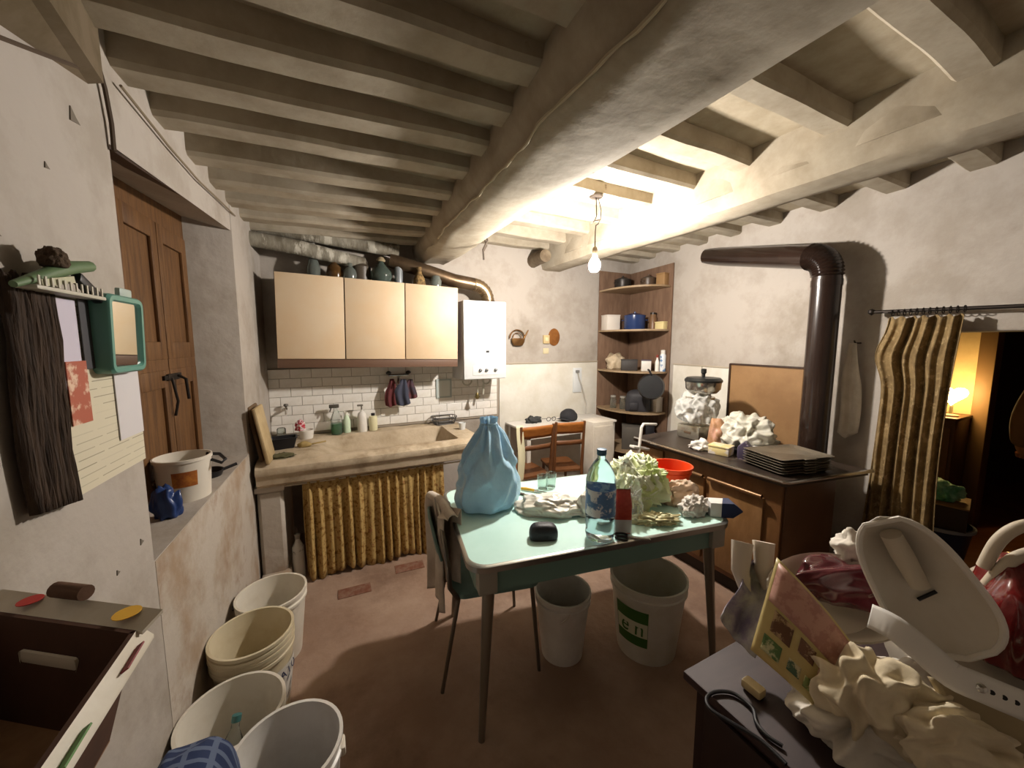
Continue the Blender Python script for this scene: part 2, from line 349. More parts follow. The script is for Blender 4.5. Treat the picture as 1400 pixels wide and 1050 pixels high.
def edge_face(u, v):
    x = sx0 + (sx1 - sx0) * u; zt = sink_h(x, 0); prof = [(0, zt), (-.022, zt - .012), (-.028, zt - .03), (-.022, zt - .055), (-.008, zt - .06), (0.0, .70 + .012 * (1 - u)), (.03, .69)]
    i = v * 6; k = int(min(5, i)); f = i - k; a = prof[k]; b = prof[k + 1]
    return V((x, a[0] + (b[0] - a[0]) * f, a[1] + (b[1] - a[1]) * f))
m.grid(edge_face, 40, 6)
bmesh.ops.remove_doubles(m.bm, verts=m.bm.verts, dist=.0005)
O('slab', m, stone, S)
O('slab_underside', MB().box((sx0, .02, .69), (sx1, sd, .705)).box((sx1 - .01, .0, .69), (sx1, sd, .84)), stone, S)
pr = T('masonry_pier', 'whitewashed masonry pier holding up the left end of the sink', 'pier', (-.335, 2.9, 0))
O('pier_body', MB().prism([(-.075, -.12), (.07, -.12), (.07, .55), (-.075, .55)], .03, .655), plaster_low, pr, sharp=30).modifiers.new('b', 'BEVEL').width = .02
O('pier_cap', MB().box((-.085, -.135, .65), (.08, .55, .69), .008), plaster_low, pr)
O('pier_plinth', MB().box((-.08, -.15, 0), (.09, .55, .10), .02), plaster_low, pr)
# curtain under sink
cur_m = M('floral_curtain', '#b0935a', .85, col2='#7d5a26', nscale=38, lo=.5, hi=.6, col3='#8b5a3a', n3=22, lo3=.6, hi3=.68, bump=.1)
Cc = T('sink_curtain', 'mustard floral curtain gathered on a cord below the sink', 'curtain', (0, 2.78, 0))
def cfold(u, v):
    x = -.155 + .96 * u + .010 * noise.noise(V((u * 9, v * .8, 2))); ph = u * 2 * pi * 16 + 1.6 * math.sin(u * 9) + .5 * noise.noise(V((u * 12, v * 1.5, 6)))
    a = (.007 + .020 * v ** .8) * (.8 + .45 * math.sin(u * 23 + 1)); z = .685 - .012 * u - (.665 + .015 * math.sin(u * 17)) * v
    return V((x + .010 * math.cos(ph * 1.0) * v, a * (math.sin(ph) + .38 * math.sin(2 * ph + 1.2) + .25 * math.sin(.5 * ph)) - .02 * v, z))
O('cloth', MB().grid(cfold, 300, 14), cur_m, Cc, solid=.003)
O('hanging_rod', MB().cyl((-.33, .0, .675), (1.05, 0, .665), .006, 8), M('old_white_rod', '#b9ad97', .6), Cc)
# ---------------------------------------------------------------- wall cabinet
cab_b = M('cabinet_brown', '#5c4030', .5, col2='#4c3426', nscale=3)
K = T('wall_cabinet', 'wall cabinet with three flat cream doors and brown underside above sink', 'cabinet', (0, YB, 0), rot=(0, math.radians(1.2), 0))
cx0, cx1, cz0, cz1 = -.315, 1.04, 1.47, 2.095
O('body', MB().box((cx0, -.31, cz0 - .03), (cx1, 0, cz1 - .005), .002), cab_b, K)
O('bottom_rail', MB().box((cx0, -.32, cz0 - .055), (cx1, -.30, cz0 + .02), .002), M('cabinet_rail', '#684e3e', .5), K)
dw = (cx1 - cx0) / 3
for i in range(3):
    O('door', MB().box((cx0 + i * dw + .004, -.33, cz0 + .012), (cx0 + (i + 1) * dw - .004, -.312, cz1), .002), cream, K)
# ---------------------------------------------------------------- boiler
Bo = T('gas_boiler', 'white wall-mounted gas boiler with three small knobs', 'boiler', (1.335, YB, 1.27))
O('casing', MB().box((-.215, -.31, 0), (.205, 0, .70), .008), M('boiler_side', '#c6c8c8', .35), Bo)
O('front_panel', MB().box((-.212, -.335, .005), (.205, -.308, .705), .01), white_m, Bo)
O('control_panel', MB().box((-.13, -.339, .04), (.13, -.333, .125), .003), M('boiler_panel', '#dcdcd8', .3), Bo)
for i, x in enumerate((-.06, .0, .09)):
    k = O('knob', MB().cyl((x, -.352, .085), (x, -.338, .085), .014, 14), M('knob_grey', '#4a4d50', .4), Bo)
    O('pointer', MB().box((x - .002, -.355, .085), (x + .002, -.351, .098)), white_m, k)
O('display', MB().box((.0, -.339, .245), (.03, -.333, .262), .001), black, Bo)
hose = MB().tube(arc((-.12, -.16, -.02), .045, pi, 2 * pi, 8, (1, 0, 0), (0, 0, 1)), .008).tube(arc((.075, -.16, -.02), .04, pi, 2 * pi, 8, (1, 0, 0), (0, 0, 1)), .008).tube([(.04, -.17, .02), (.04, -.17, -.12), (.035, -.17, -.16)], .010).tube([(-.02, -.17, .02), (-.02, -.17, -.15)], .008)
O('pipe_hoses', hose, M('hose_grey', '#b9b6a8', .4, metal=.3), Bo)
O('valve', MB().lathe([(.012, -.2), (.018, -.19), (.018, -.16), (.01, -.14)], 12, (-.025, -.17, 0)).box((-.05, -.18, -.185), (.0, -.165, -.175)), M('brass_dull', '#7d7048', .4, metal=.8), Bo)
# flue of the boiler, corrugated
fm = M('flue_bronze', '#7a6650', .35, metal=.75, col2='#5b4a38', nscale=4)
F1 = T('boiler_flue', 'corrugated metal flue elbow rising from the white boiler', 'pipe', (0, 0, 0))
el = arc((1.28, 3.32, 1.99), .145, 0, pi / 2, 16, (1, 0, 0), (0, 0, 1))
O('elbow', MB().tube(el, [.062 if i % 2 else .055 for i in range(17)], 18), M('flue_silver', '#a08a6c', .3, metal=.85), F1, sharp=60)
O('pipe', MB().tube([(1.28, 3.32, 2.135), (1.1, 3.32, 2.155), (.75, 3.33, 2.24), (.55, 3.36, 2.29)], .06, 18), fm, F1)
O('collar', MB().tube([(1.425, 3.32, 1.965), (1.425, 3.32, 1.995)], .064, 18), fm, F1)
# poles under the ceiling in the corner
pole_m = M('grey_pole', '#8f8a7c', .8, col2='#6b6354', nscale=5, col3='#b9b4a6', n3=4, lo3=.52, hi3=.58, stretch=(3, 1, 1), bump=.25)
O('ceiling_pole', MB().tube([(-.55, 3.30, 2.44), (0, 3.32, 2.415), (.62, 3.36, 2.37)], [.055, .058, .055], 14), pole_m, label='upper grey whitewashed pole wedged under the ceiling corner', cat='pole')
O('ceiling_pole', MB().tube([(-.52, 3.22, 2.33), (-.1, 3.28, 2.30), (.35, 3.40, 2.25)], [.05, .055, .05], 14), pole_m, label='lower shorter grey pole above the left cabinet door', cat='pole')
# ---------------------------------------------------------------- turquoise formica table
teal = M('turquoise_formica', '#cbeee7', .3, col2='#c2e7df', nscale=3)
apron = M('teal_apron', '#6f8f86', .4)
legm = M('table_leg_metal', '#8c8478', .35, metal=.6)
TT = T('kitchen_table', 'turquoise formica kitchen table with metal edge and tapered legs', 'table', (1.145, 1.54, 0), math.radians(-9.3))
tl, td = .635, .40
def rrect(hx_, hy_, r, n=8):
    out = []
    for (cx, cy, a0) in ((hx_ - r, hy_ - r, 0), (-hx_ + r, hy_ - r, pi / 2), (-hx_ + r, -hy_ + r, pi), (hx_ - r, -hy_ + r, 1.5 * pi)):
        for i in range(n + 1):
            a = a0 + (pi / 2) * i / n; out.append((cx + r * math.cos(a), cy + r * math.sin(a)))
    return out
O('table_top', MB().prism(rrect(tl - .004, td - .004, .07), .738, .7605), teal, TT)
O('metal_edge', MB().rings([[(x, y, z) for x, y in rrect(tl + d_, td + d_, .075)] for d_, z in ((-.01, .733), (.002, .733), (.003, .757), (-.004, .7612), (-.012, .7612))], cap=False), M('edge_aluminium', '#a8a8a4', .3, metal=.9), TT)
O('apron', MB().rings([[(x, y, z) for x, y in rrect(tl - .035 + d_, td - .035 + d_, .05)] for d_, z in ((0, .735), (0, .63), (-.02, .63), (-.02, .735))], cap=False), apron, TT)
for sx_ in (-1, 1):
    for sy_ in (-1, 1):
        lg = O('leg', MB().tube([(sx_ * (tl - .085), sy_ * (td - .06), .73), (sx_ * (tl - .085), sy_ * (td - .06), .6), (sx_ * (tl - .045), sy_ * (td - .03), .0)], [.027, .025, .013], 12), legm, TT)
        O('bracket', MB().cbox((sx_ * (tl - .075), sy_ * (td - .05), .685), (.075, .075, .10), .006), M('leg_bracket', '#9a978c', .4), lg)
# ---------------------------------------------------------------- teal chair with cloth
CH = T('teal_chair', 'tubular chair with grey-green seat tucked under the turquoise table', 'chair', (.735, 1.72, 0), math.radians(-12))
seat_m = M('chair_seat_green', '#6f8d86', .5, col2='#64807a', nscale=4)
O('seat', MB().prism(rrect(.21, .235, .06), .44, .462), seat_m, CH, sharp=60)
tubm = M('chair_tube', '#7b746a', .3, metal=.8)
for sy_ in (-1, 1):
    O('leg', MB().tube([(.17, sy_ * .2, .44), (.20, sy_ * .235, 0)], [.011, .009], 8), tubm, CH)
    O('leg', MB().tube([(-.18, sy_ * .19, .44), (-.27, sy_ * .235, 0)], [.011, .009], 8), tubm, CH)
bf = [(-.19, -.22, .44), (-.225, -.225, .50), (-.235, -.22, .62), (-.25, -.18, .74), (-.262, -.1, .81), (-.265, 0, .83), (-.262, .1, .81), (-.25, .18, .74), (-.235, .22, .62), (-.225, .225, .50), (-.19, .22, .44)]
O('back_frame', MB().tube(bf, .012, 8), tubm, CH)
O('backrest', MB().grid(lambda u, v: V((-.255 - .02 * math.sin(u * pi) - .03 * v, -.17 + .34 * u, .60 + .17 * v * (1 - .3 * (2 * u - 1) ** 2))), 12, 6), seat_m, CH, solid=.012)
cloth_w = M('worn_white_cloth', '#c9bfb2', .9, col2='#b3a799', nscale=6, bump=.15, bscale=60)
def drape(u, v):     # over the chair top, hanging outside and inside
    y = 1.60 + .30 * u + .012 * math.sin(v * 9 + u * 3)
    L_ = v * 1.0
    if L_ < .48: x = -.025 - .012 * math.sin(u * 14) - .02 * math.sin(u * 5 + 1); z = .845 - (.48 - L_) - (0.02 + .06 * u)
    elif L_ < .56: a = (L_ - .48) / .08 * pi; x = -.0 - .025 * math.cos(a); z = .845 + .025 * math.sin(a) - .02 - .06 * abs(u - .5)
    else: x = .03 + .012 * math.sin(u * 12 + 2) ; z = .845 - (L_ - .56) - .05 * u
    return V((.49 + x - .02 * (u - .5), y - .035 * math.sin(u * 6.3) * max(0, .8 - z), z))
O('draped_towel', MB().grid(drape, 40, 60), cloth_w, label='crumpled white towel hanging over the back of the teal chair', cat='towel', solid=.004)
# ---------------------------------------------------------------- stove cabinet
stm = M('stove_brown', '#7d5835', .45, col2='#6b4828', nscale=3, stretch=(3, 3, 1))
stt = M('stove_top_dark', '#4a3f37', .35, metal=.3, col2='#3a312b', nscale=5)
ST = T('stove_cabinet', 'brown kitchen range cabinet with dark top and chrome rail along right wall', 'stove', (0, 0, 0))
def sp(x, y): return (x, y)
O('body', MB().box((2.27, 1.13, .10), (2.86, 2.20, .815), .004), stm, ST)
O('plinth', MB().box((2.31, 1.17, 0), (2.84, 2.18, .10)), M('plinth_dark', '#2c211a', .7), ST)
O('side_panel', MB().box((2.285, 1.118, .12), (2.84, 1.132, .80), .003), M('side_panel_brown', '#63442b', .5, col2='#573a23', nscale=3), ST)
O('top', MB().prism([(2.225, 1.10), (2.88, .985), (2.90, 2.22), (2.225, 2.22)], .815, .85), stt, ST)
O('rail', MB().tube([(2.215, 2.2, .845), (2.213, 1.10, .845), (2.235, 1.085, .845), (2.89, .97, .845)], .011, 8), chrome, ST)
for (y0, y1) in ((1.22, 1.56), (1.60, 1.92)):
    dr = O('door', MB().box((2.252, y0, .14), (2.272, y1, .70), .004), M('stove_door', '#8c6844', .4, col2='#7a5834', nscale=3, stretch=(3, 3, 1)), ST)
    O('handle_bar', MB().cyl((2.235, y0, .715), (2.235, y1, .715), .013, 10), M('handle_bronze', '#75573a', .35, metal=.5), dr)
O('drawer_front', MB().box((2.252, 1.95, .14), (2.272, 2.18, .79), .004), M('stove_door', '#96683a'), ST)
# brown board standing behind the stove
bd = M('fibre_board', '#92704a', .6, col2='#846340', nscale=3)
BB = T('brown_board', 'brown framed board leaning upright behind the stove against the wall', 'board', (0, 0, 0))
def bp(y, off): return (xr(y) - off, y)
O('panel', MB().prism([bp(1.38, .085), bp(1.38, .062), bp(2.02, .062), bp(2.02, .085)], .70, 1.42), bd, BB)
O('edging', MB().prism([bp(1.375, .095), bp(1.375, .06), bp(2.03, .06), bp(2.03, .095)], 1.418, 1.43).prism([bp(2.02, .095), bp(2.02, .06), bp(2.035, .06), bp(2.035, .095)], .70, 1.425), darkwood, BB)
# ---------------------------------------------------------------- stove pipe
pm = M('pipe_enamel_brown', '#2b1e18', .25, col2='#221611', nscale=3, coat=.3)
P = T('stove_pipe', 'brown enamelled stove pipe with elbow running into the wall', 'pipe', (0, 0, 0))
pv = V((2.90, 1.29, 0)); zt = 2.02
ph = V((3.30, 2.43, 2.41)); dirh = (ph - V((pv.x, pv.y, 2.13))).normalized()
O('vertical_pipe', MB().tube([(pv.x, pv.y, .05), (pv.x, pv.y, zt)], .08, 24), pm, P)
# elbow: blend from up to dirh
ctl0 = V((pv.x, pv.y, zt)); e_end = V((pv.x, pv.y, 2.14)) + dirh * .13
els = []; NE = 27
for i in range(NE):
    t_ = i / (NE - 1); c_ = V((pv.x, pv.y, 2.135)); els.append(ctl0 * (1 - t_) ** 2 + c_ * 2 * t_ * (1 - t_) + e_end * t_ ** 2)
O('elbow', MB().tube(els, [.088 if i % 2 else .077 for i in range(NE)], 24), pm, P, sharp=25)
O('sloping_pipe', MB().tube([e_end, ph], .079, 24), pm, P)
O('joint_band', MB().tube([(pv.x, pv.y, zt - .06), (pv.x, pv.y, zt - .02)], .083, 24), pm, P)
# ---------------------------------------------------------------- doorway curtain on rod
cm2 = M('brown_curtain', '#8a744e', .9, col2='#6f5b3b', nscale=14, bump=.15, bscale=50, col3='#9c8660', n3=30, lo3=.55, hi3=.62)
DC = T('door_curtain', 'heavy brown patterned curtain hanging from rod by the doorway', 'curtain', (0, 0, 0))
def dcf(u, v):
    y = 1.0 - (.30 + .05 * v - .03 * math.sin(v * 3)) * u + .03 * v + .05 * math.exp(-((v - .13) / .07) ** 2) * (1 - u); ph = u * 2 * pi * 6.5 + .6 * math.sin(v * 5)
    a = (.020 + .014 * v) * (.75 + .5 * math.sin(u * 19 + 2)); ph += .5 * math.sin(u * 14)
    return V((xr(y) - .085 + a * (math.sin(ph) + .3 * math.sin(2 * ph + 1)) - .01, y, 1.745 - 1.70 * v + .008 * math.sin(ph)))
O('cloth', MB().grid(dcf, 160, 40), cm2, DC, solid=.004)
O('curtain_rod', MB().cyl((xr(1.08) - .08, 1.08, 1.787), (xr(.0) - .08, .0, 1.76), .010, 10).lathe([(.001, -.02), (.018, -.005), (.018, .01), (.001, .02)], 10, (xr(1.08) - .08, 1.09, 1.787)), iron, DC)
O('rod_bracket', MB().box((xr(1.02) - .09, 1.01, 1.775), (xr(1.02) + .0, 1.03, 1.785)), iron, DC)
for i in range(12):
    y = .99 - .026 * i
    O('curtain_ring', MB().tube(arc((xr(y) - .08, y, 1.775), .018, 0, 2 * pi, 10, (1, 0, 0), (0, 0, 1))[:-1], .0025, 5, loop=True), iron, DC)
# ---------------------------------------------------------------- corner shelf unit
sw = M('shelf_wood', '#7d6350', .6, col2='#6c5443', nscale=4, stretch=(5, 5, 1))
CS = T('corner_shelf', 'tall brown wooden corner shelf with five quarter-round boards', 'shelf', (0, 0, 0))
kx = xr(3.49)
O('back_panel', MB().box((2.885, YB - .02, .1), (kx - .005, YB - .003, 2.42), .001), sw, CS)
O('side_panel', MB().prism([(xr(2.80) - .022, 2.80), (xr(2.80) - .006, 2.80), (kx - .006, 3.49), (kx - .022, 3.49)], .1, 2.42), sw, CS)
SHZ = (2.195, 1.745, 1.30, .86, .42)
for z in SHZ:
    n = 16; poly = [(kx - .02, YB - .02)]
    pts = []
    for i in range(n + 1):
        a = (pi / 2) * i / n; ex, ey = math.sin(a), math.cos(a); k_ = 1 + .10 * math.sin(2 * a)
        # from right wall end (y low) round to the back wall end (x low)
        pts.append((kx - .02 - (kx - 2.90) * ex * k_ - .075 * ey, YB - .02 - (.66) * ey * k_ - .0 * ex))
    O('shelf_board', MB().prism(poly + pts, z - .018, z), M('shelf_edge', '#a08a6e', .55, col2='#8b7458', nscale=4), CS)
# ================================================================ things on the floor: buckets
bk_white = M('bucket_white', '#d9d3c6', .4, col2='#c6bdac', nscale=4, lo=.45, hi=.7)
bk_old = M('bucket_yellowed', '#cfc4a8', .45, col2='#bba983', nscale=4, lo=.45, hi=.7)
def bucket(loc, rt_, rb, h, label, mat, rims=1, rz=0, handle='none', cat='bucket', group=None, extra=None):
    t = T('bucket', label, cat, loc, rz, group)
    prof = [(.001, .0), (rb, .0), (rb + (rt_ - rb) * .9, h * .86)]
    z = h * .86
    prof += [(rt_ + .004, z), (rt_ + .004, z + .012), (rt_ - .003, z + .016), (rt_, h - .012), (rt_ + .006, h - .012), (rt_ + .006, h), (rt_ - .004, h), (rb - .004, .012), (.001, .012)]
    O('body', MB().lathe(prof, 40, cap=False), mat, t)
    if handle == 'wire':
        a = arc((0, 0, h - .02), rt_ + .01, 0, pi, 20, (1, 0, 0), (0, 1, .06))
        O('handle', MB().tube(a, .004, 6), iron, t)
    if handle == 'drop':
        a = arc((0, 0, h - .03), rt_ + .012, 0, pi, 20, (1, 0, 0), (0, .45, -.75))
        O('handle', MB().tube(a, .004, 6), M('handle_white', '#cfc9bf', .4), t)
    return t
bucket((-.283, 2.15, 0), .152, .118, .345, 'white bucket with dark wire handle, nearest the sink curtain', bk_white, handle='wire', rz=.3)
for i, lab in enumerate(('yellowed white bucket, lowest of the nested stack with printed label', 'yellowed white bucket, middle one of the nested stack', 'yellowed empty bucket, topmost of the nested stack')):
    b = bucket((-.318, 1.81, .0 + .022 * i), .148, .118, .345, lab, bk_old, group='buckets nested in a stack')
    if i == 0:
        lb = MB(); n = 12
        lb.grid(lambda u, v: V(((.1255 + .022 * v) * math.cos(-1.35 + 1.3 * u), (.1255 + .022 * v) * math.sin(-1.35 + 1.3 * u), .06 + .19 * v)), 12, 2)
        O('label_print', lb, M('label_paper', '#d8d4cc', .5), b)
        ink = M('ink_blue', '#2d3350', .5)
        for k_, (s_, sz, zz) in enumerate((('ASATO', .046, .215),)):
            for j, chh in enumerate(s_):
                a = -.70 + (j - len(s_) / 2 + .5) * sz * 5.0; r_ = .127 + .022 * ((zz - .06) / .19) + .0012
                if chh != ' ': text('letter', chh, sz, ink, b, (r_ * math.cos(a), r_ * math.sin(a), zz), (pi / 2 - .12, 0, a + pi / 2))
b3 = bucket((-.332, 1.475, 0), .152, .12, .345, 'white bucket holding a clear plastic bottle, beside blue cloth', bk_white)
b4 = bucket((-.148, 1.205, 0), .147, .118, .395, 'empty white bucket nearest the camera at bottom edge', M('bucket_bright', '#dcd9d3', .35, col2='#cdc8c0', nscale=4), handle='none')
O('lug', MB().cbox((.147, -.02, .34), (.02, .05, .03), .006), bk_white, b4)
clear = M('clear_plastic', '#eef3f2', .08, trans=.95, ior=1.25)
glass = M('clear_glass', '#dfe8e4', .05, trans=.95, ior=1.4)
t = T('plastic_bottle', 'empty clear plastic bottle with teal cap lying in white bucket', 'bottle', (-.375, 1.42, .03), rot=(math.radians(-22), math.radians(10), 0))
O('body', MB().lathe([(.001, 0), (.035, 0), (.038, .01), (.037, .16), (.03, .2), (.013, .235), (.012, .26)], 20), clear, t)
O('cap', MB().lathe([(.015, .255), (.015, .275), (.001, .276)], 14), M('cap_teal', '#3d6b6b', .4), t)
O('black_cup', MB().lathe([(.001, 0), (.03, 0), (.038, .11), (.034, .11), (.027, .01), (.001, .01)], 18, cap=False), black, label='small black plastic cup standing inside the bottle bucket', cat='cup', loc=(-.262, 1.47, .014))
bucket((1.05, 1.50, 0), .138, .105, .345, 'tall white bucket under the turquoise table with hanging handle', M('bucket_bright', '#dcd9d3'), rz=1.2, handle='drop')
b6 = bucket((1.475, 1.335, 0), .188, .148, .40, 'large white bucket with green printed label under the table', M('bucket_big', '#d5d3c8', .4, col2='#c9c4b2', nscale=3), rz=0)
def wrap(r0, r1, z0, z1, a0, a1): return MB().grid(lambda u, v: V(((r0 + (r1 - r0) * v) * math.cos(a0 + (a1 - a0) * u), (r0 + (r1 - r0) * v) * math.sin(a0 + (a1 - a0) * u), z0 + (z1 - z0) * v)), 14, 2)
O('label_print', wrap(.1600, .1812, .10, .30, -3.35, -2.35), M('label_green', '#3f6b2c', .5), b6)
O('label_band', wrap(.1672, .1752, .155, .235, -3.32, -2.36), M('label_pale', '#d8dcc0', .5), b6)
for j, chh in enumerate('en'):
    a = -2.80 + (j - .5) * .42; r_ = .1728
    text('letter', chh, .10, M('label_green', '#3f6b2c'), b6, (r_ * math.cos(a), r_ * math.sin(a), .20), (pi / 2 - .1, 0, a + pi / 2))

stk = [o_ for o_ in bpy.data.objects if o_.get('label', '').startswith('yellowed white bucket, lowest')][0]
for (a_, z_, w2, h2) in ((-.95, .15, .10, .012), (-.55, .165, .16, .01), (-.35, .12, .12, .014), (-.85, .095, .05, .03), (-.5, .08, .18, .008)):
    O('print_mark', MB().grid(lambda u, v: V(((.129 + .1158 * (z_ - .06 + h2 * v)) * math.cos(a_ + w2 * u), (.129 + .1158 * (z_ - .06 + h2 * v)) * math.sin(a_ + w2 * u), z_ + h2 * v + .02 * u)), 4, 2), M('ink_blue', '#2d3350'), stk)
# blue checked cloth
def plaid():
    m = M('blue_check', '#3c5a86', .9, bump=.1)
    nt = m.node_tree; N = nt.nodes; L = nt.links; b = N['Principled BSDF']; tc = N.new('ShaderNodeTexCoord')
    ck = N.new('ShaderNodeTexBrick'); ck.offset = 0; ck.inputs['Scale'].default_value = 14; ck.inputs['Mortar Size'].default_value = .09; ck.inputs['Brick Width'].default_value = .8; ck.inputs['Row Height'].default_value = .5
    ck.inputs['Color1'].default_value = hx('#1f2c4d'); ck.inputs['Color2'].default_value = hx('#27365c'); ck.inputs['Mortar'].default_value = hx('#55617a')
    L.new(tc.outputs['Object'], ck.inputs['Vector']); L.new(ck.outputs['Color'], b.inputs['Base Color']); return m
O('checked_cloth', MB().blob((0, 0, 0), (.118, .15, .37), 3, .12, 2.2, 5, fn=lambda p: V((math.copysign(abs(p.x) ** .6, p.x), math.copysign(abs(p.y) ** .6, p.y), math.copysign(abs(p.z) ** .7, p.z)))), plaid(), label='blue checked cloth heaped beside the bottle bucket', cat='cloth', loc=(-.368, 1.14, 0))
# ================================================================ fruit crate on a stool, near left
crate_in = M('cardboard_brown', '#4a2e1e', .85, col2='#3c2416', nscale=5)
crate_out = M('cardboard_white', '#d6d0c2', .6, col2='#c9c0ae', nscale=6)
CR = T('fruit_crate', 'open cardboard fruit crate with printed white rim by the left wall', 'crate', (0, 0, 0))
A_ = V((-.25, .672, 1.2)); B2 = V((-.478, .835, 1.2)); C_ = V((-.262, .30, 1.2)); D_ = B2 + (C_ - A_); D_.x = max(D_.x, xl(.4) + .03)
dn = V((.0, 0, -.13)); cen = (A_ + B2 + C_ + D_) / 4
def inn(p, k=.24): q = p + (cen - p) * k; return q
def wallq(P, Q, name, inset=.012):
    m = MB(); n_ = (Q - P).cross(V((0, 0, 1))).normalized()
    if (cen - P).dot(n_) < 0: n_ = -n_
    lowP, lowQ = inn(P) + dn, inn(Q) + dn
    m.rings([[P, Q, Q + n_ * .006, P + n_ * .006], [lowP, lowQ, lowQ + n_ * .006, lowP + n_ * .006]])
    return O(name, m, crate_in, CR)
wallq(A_, B2, 'side'); wallq(A_, C_, 'side'); wallq(B2, D_, 'side'); wallq(C_, D_, 'side')
O('bottom', MB().prism([(q.x, q.y) for q in (inn(A_), inn(C_), inn(D_), inn(B2))][::-1], 1.068, 1.075), M('crate_floor', '#8d6b4a', .85, col2='#6f4f33', nscale=5), CR)
def flange(P, Q, w_, out):
    d = (Q - P).normalized(); n_ = d.cross(V((0, 0, 1)))
    if (cen - P).dot(n_) > 0: n_ = -n_
    return O('rim_flange', MB().rings([[P - d * .01, P - d * .01 + n_ * w_ + V((0, 0, out)), P - d * .01 + n_ * w_ + V((0, 0, out - .005)), P - d * .01 - V((0, 0, .005))], [Q + d * .01, Q + d * .01 + n_ * w_ + V((0, 0, out)), Q + d * .01 + n_ * w_ + V((0, 0, out - .005)), Q + d * .01 - V((0, 0, .005))]]), crate_out, CR)
f1 = flange(A_, B2, .028, .012); f2 = flange(A_, C_, .014, -.018)
midAB = (A_ + B2) / 2; inw = (cen - midAB); inw = V((inw.x, inw.y, 0))
O('hand_hole', MB().cbox(midAB + inw * .085 + inw.normalized() * .008 + V((0, 0, -.046)), (.10, .004, .02), .004, Matrix.Rotation(math.radians(-35.6), 4, 'Z').to_euler()), M('hole_light', '#cfc6b4', .7), CR)
for (k_, col_, sz) in ((.12, '#d9a83a', .016), (.75, '#a8322b', .014)):
    p = A_ + (B2 - A_) * k_ + V((.008, .012, .011)); O('fruit_print', MB().lathe([(.001, 0), (sz, 0), (sz, .001), (.001, .001)], 16, p), M('print_' + col_[1:], col_, .6), CR)
for k_, col_, sz in ((.12, '#7c2026', .03), (.45, '#4d7a35', .03), (.75, '#5b7a3a', .04)):
    p = A_ + (C_ - A_) * k_ + V((.010, 0, -.010)); O('fruit_print', MB().cbox(p, (.002, sz * 1.6, .014), 0, Matrix.Rotation(.98, 4, 'Y').to_euler()), M('print_' + col_[1:], col_, .6), CR)
O('brown_spool', MB().tube([(-.028, 0, .0), (.028, 0, .0)], .011, 14), M('rust_brown', '#5b3f2c', .8, bump=.2), label='small brown cylinder lying on the rim of the fruit crate', cat='spool', loc=A_ * .48 + B2 * .52 + V((.012, .022, .026)), rot=(0, 0, math.radians(-35)))
SK = T('low_stool', 'plain wooden stool carrying the fruit crate', 'stool', (-.375, .52, 0))
O('seat', MB().box((-.06, -.1, 1.03), (.06, .1, 1.067), .004), brownwood, SK)
for a_ in (-1, 1):
    for b_ in (-1, 1): O('leg', MB().box((a_ * .045 - .01, b_ * .08 - .01, 0), (a_ * .045 + .01, b_ * .08 + .01, 1.03)), brownwood, SK)
# ================================================================ left wall: mat, papers, mirror
def LW(y, z, off): return V((xl(y) + off, y, z))
mt = MB(); n = 60
def matf(u, v):
    y = 1.02 + .125 * u + .006 * math.sin(v * 7); top = 1.715 + .012 * math.sin(u * 31) + .01 * math.sin(u * 77); z = top - (top - (1.275 - .02 * u)) * v
    return LW(y, z, .012 + .012 * abs(math.sin(u * 26)) + .004 * noise.noise(V((u * 20, v * 6, 2))))
O('straw_mat', MB().grid(matf, 70, 12), M('dark_straw', '#3d2c1d', .9, col2='#2a1d12', nscale=10, stretch=(8, 8, .8), bump=.4), label='dark brown straw mat hanging on the left wall beside papers', cat='mat', solid=.012)
def textpaper(name, paper, ink_, scale, rowh):
    m = M(name, paper, .8); nt = m.node_tree; N = nt.nodes; L = nt.links; b = N['Principled BSDF']; tc = N.new('ShaderNodeTexCoord')
    br = N.new('ShaderNodeTexBrick'); br.inputs['Scale'].default_value = scale; br.inputs['Mortar Size'].default_value = .22; br.inputs['Mortar Smooth'].default_value = 0; br.inputs['Brick Width'].default_value = 3.0; br.inputs['Row Height'].default_value = rowh; br.offset = .3
    br.inputs['Color1'].default_value = hx(ink_); br.inputs['Color2'].default_value = hx(paper); br.inputs['Mortar'].default_value = hx(paper)
    mp = N.new('ShaderNodeMapping'); mp.inputs['Rotation'].default_value = (pi / 2, 0, pi / 2)
    sp_ = N.new('ShaderNodeSeparateXYZ'); cb = N.new('ShaderNodeCombineXYZ'); L.new(tc.outputs['Object'], sp_.inputs[0]); L.new(sp_.outputs['Y'], cb.inputs['X']); L.new(sp_.outputs['Z'], cb.inputs['Y'])
    L.new(cb.outputs[0], br.inputs['Vector']); L.new(br.outputs['Color'], b.inputs['Base Color']); return m
PB = T('wall_papers', 'stack of printed leaflets and sheets pinned on the left wall', 'papers', (0, 0, 0))
def sheet(y0, y1, z0, z1, off, mat, name, sk=0, th_=.002):
    O(name, MB().rings([[LW(y0, z1, off), LW(y1, z1 + sk, off), LW(y1, z1 + sk, off - th_), LW(y0, z1, off - th_)], [LW(y0, z0, off), LW(y1, z0 + sk, off), LW(y1, z0 + sk, off - th_), LW(y0, z0, off - th_)]]), mat, PB)
sheet(1.135, 1.455, 1.262, 1.69, .020, textpaper('news_cream', '#cbc3ac', '#8f8873', 26, .5), 'newspaper_sheet', .0, .015)
sheet(1.33, 1.452, 1.345, 1.56, .0235, textpaper('news_lilac', '#cac6c8', '#8d8a92', 40, .4), 'leaflet')
sheet(1.135, 1.205, 1.50, 1.695, .025, M('leaflet_lilac', '#c3bccb', .7), 'leaflet')
sheet(1.145, 1.215, 1.42, 1.56, .0275, M('food_print', '#a8563f', .5, col2='#d8b9a0', nscale=30, lo=.5, hi=.6), 'photo_card')
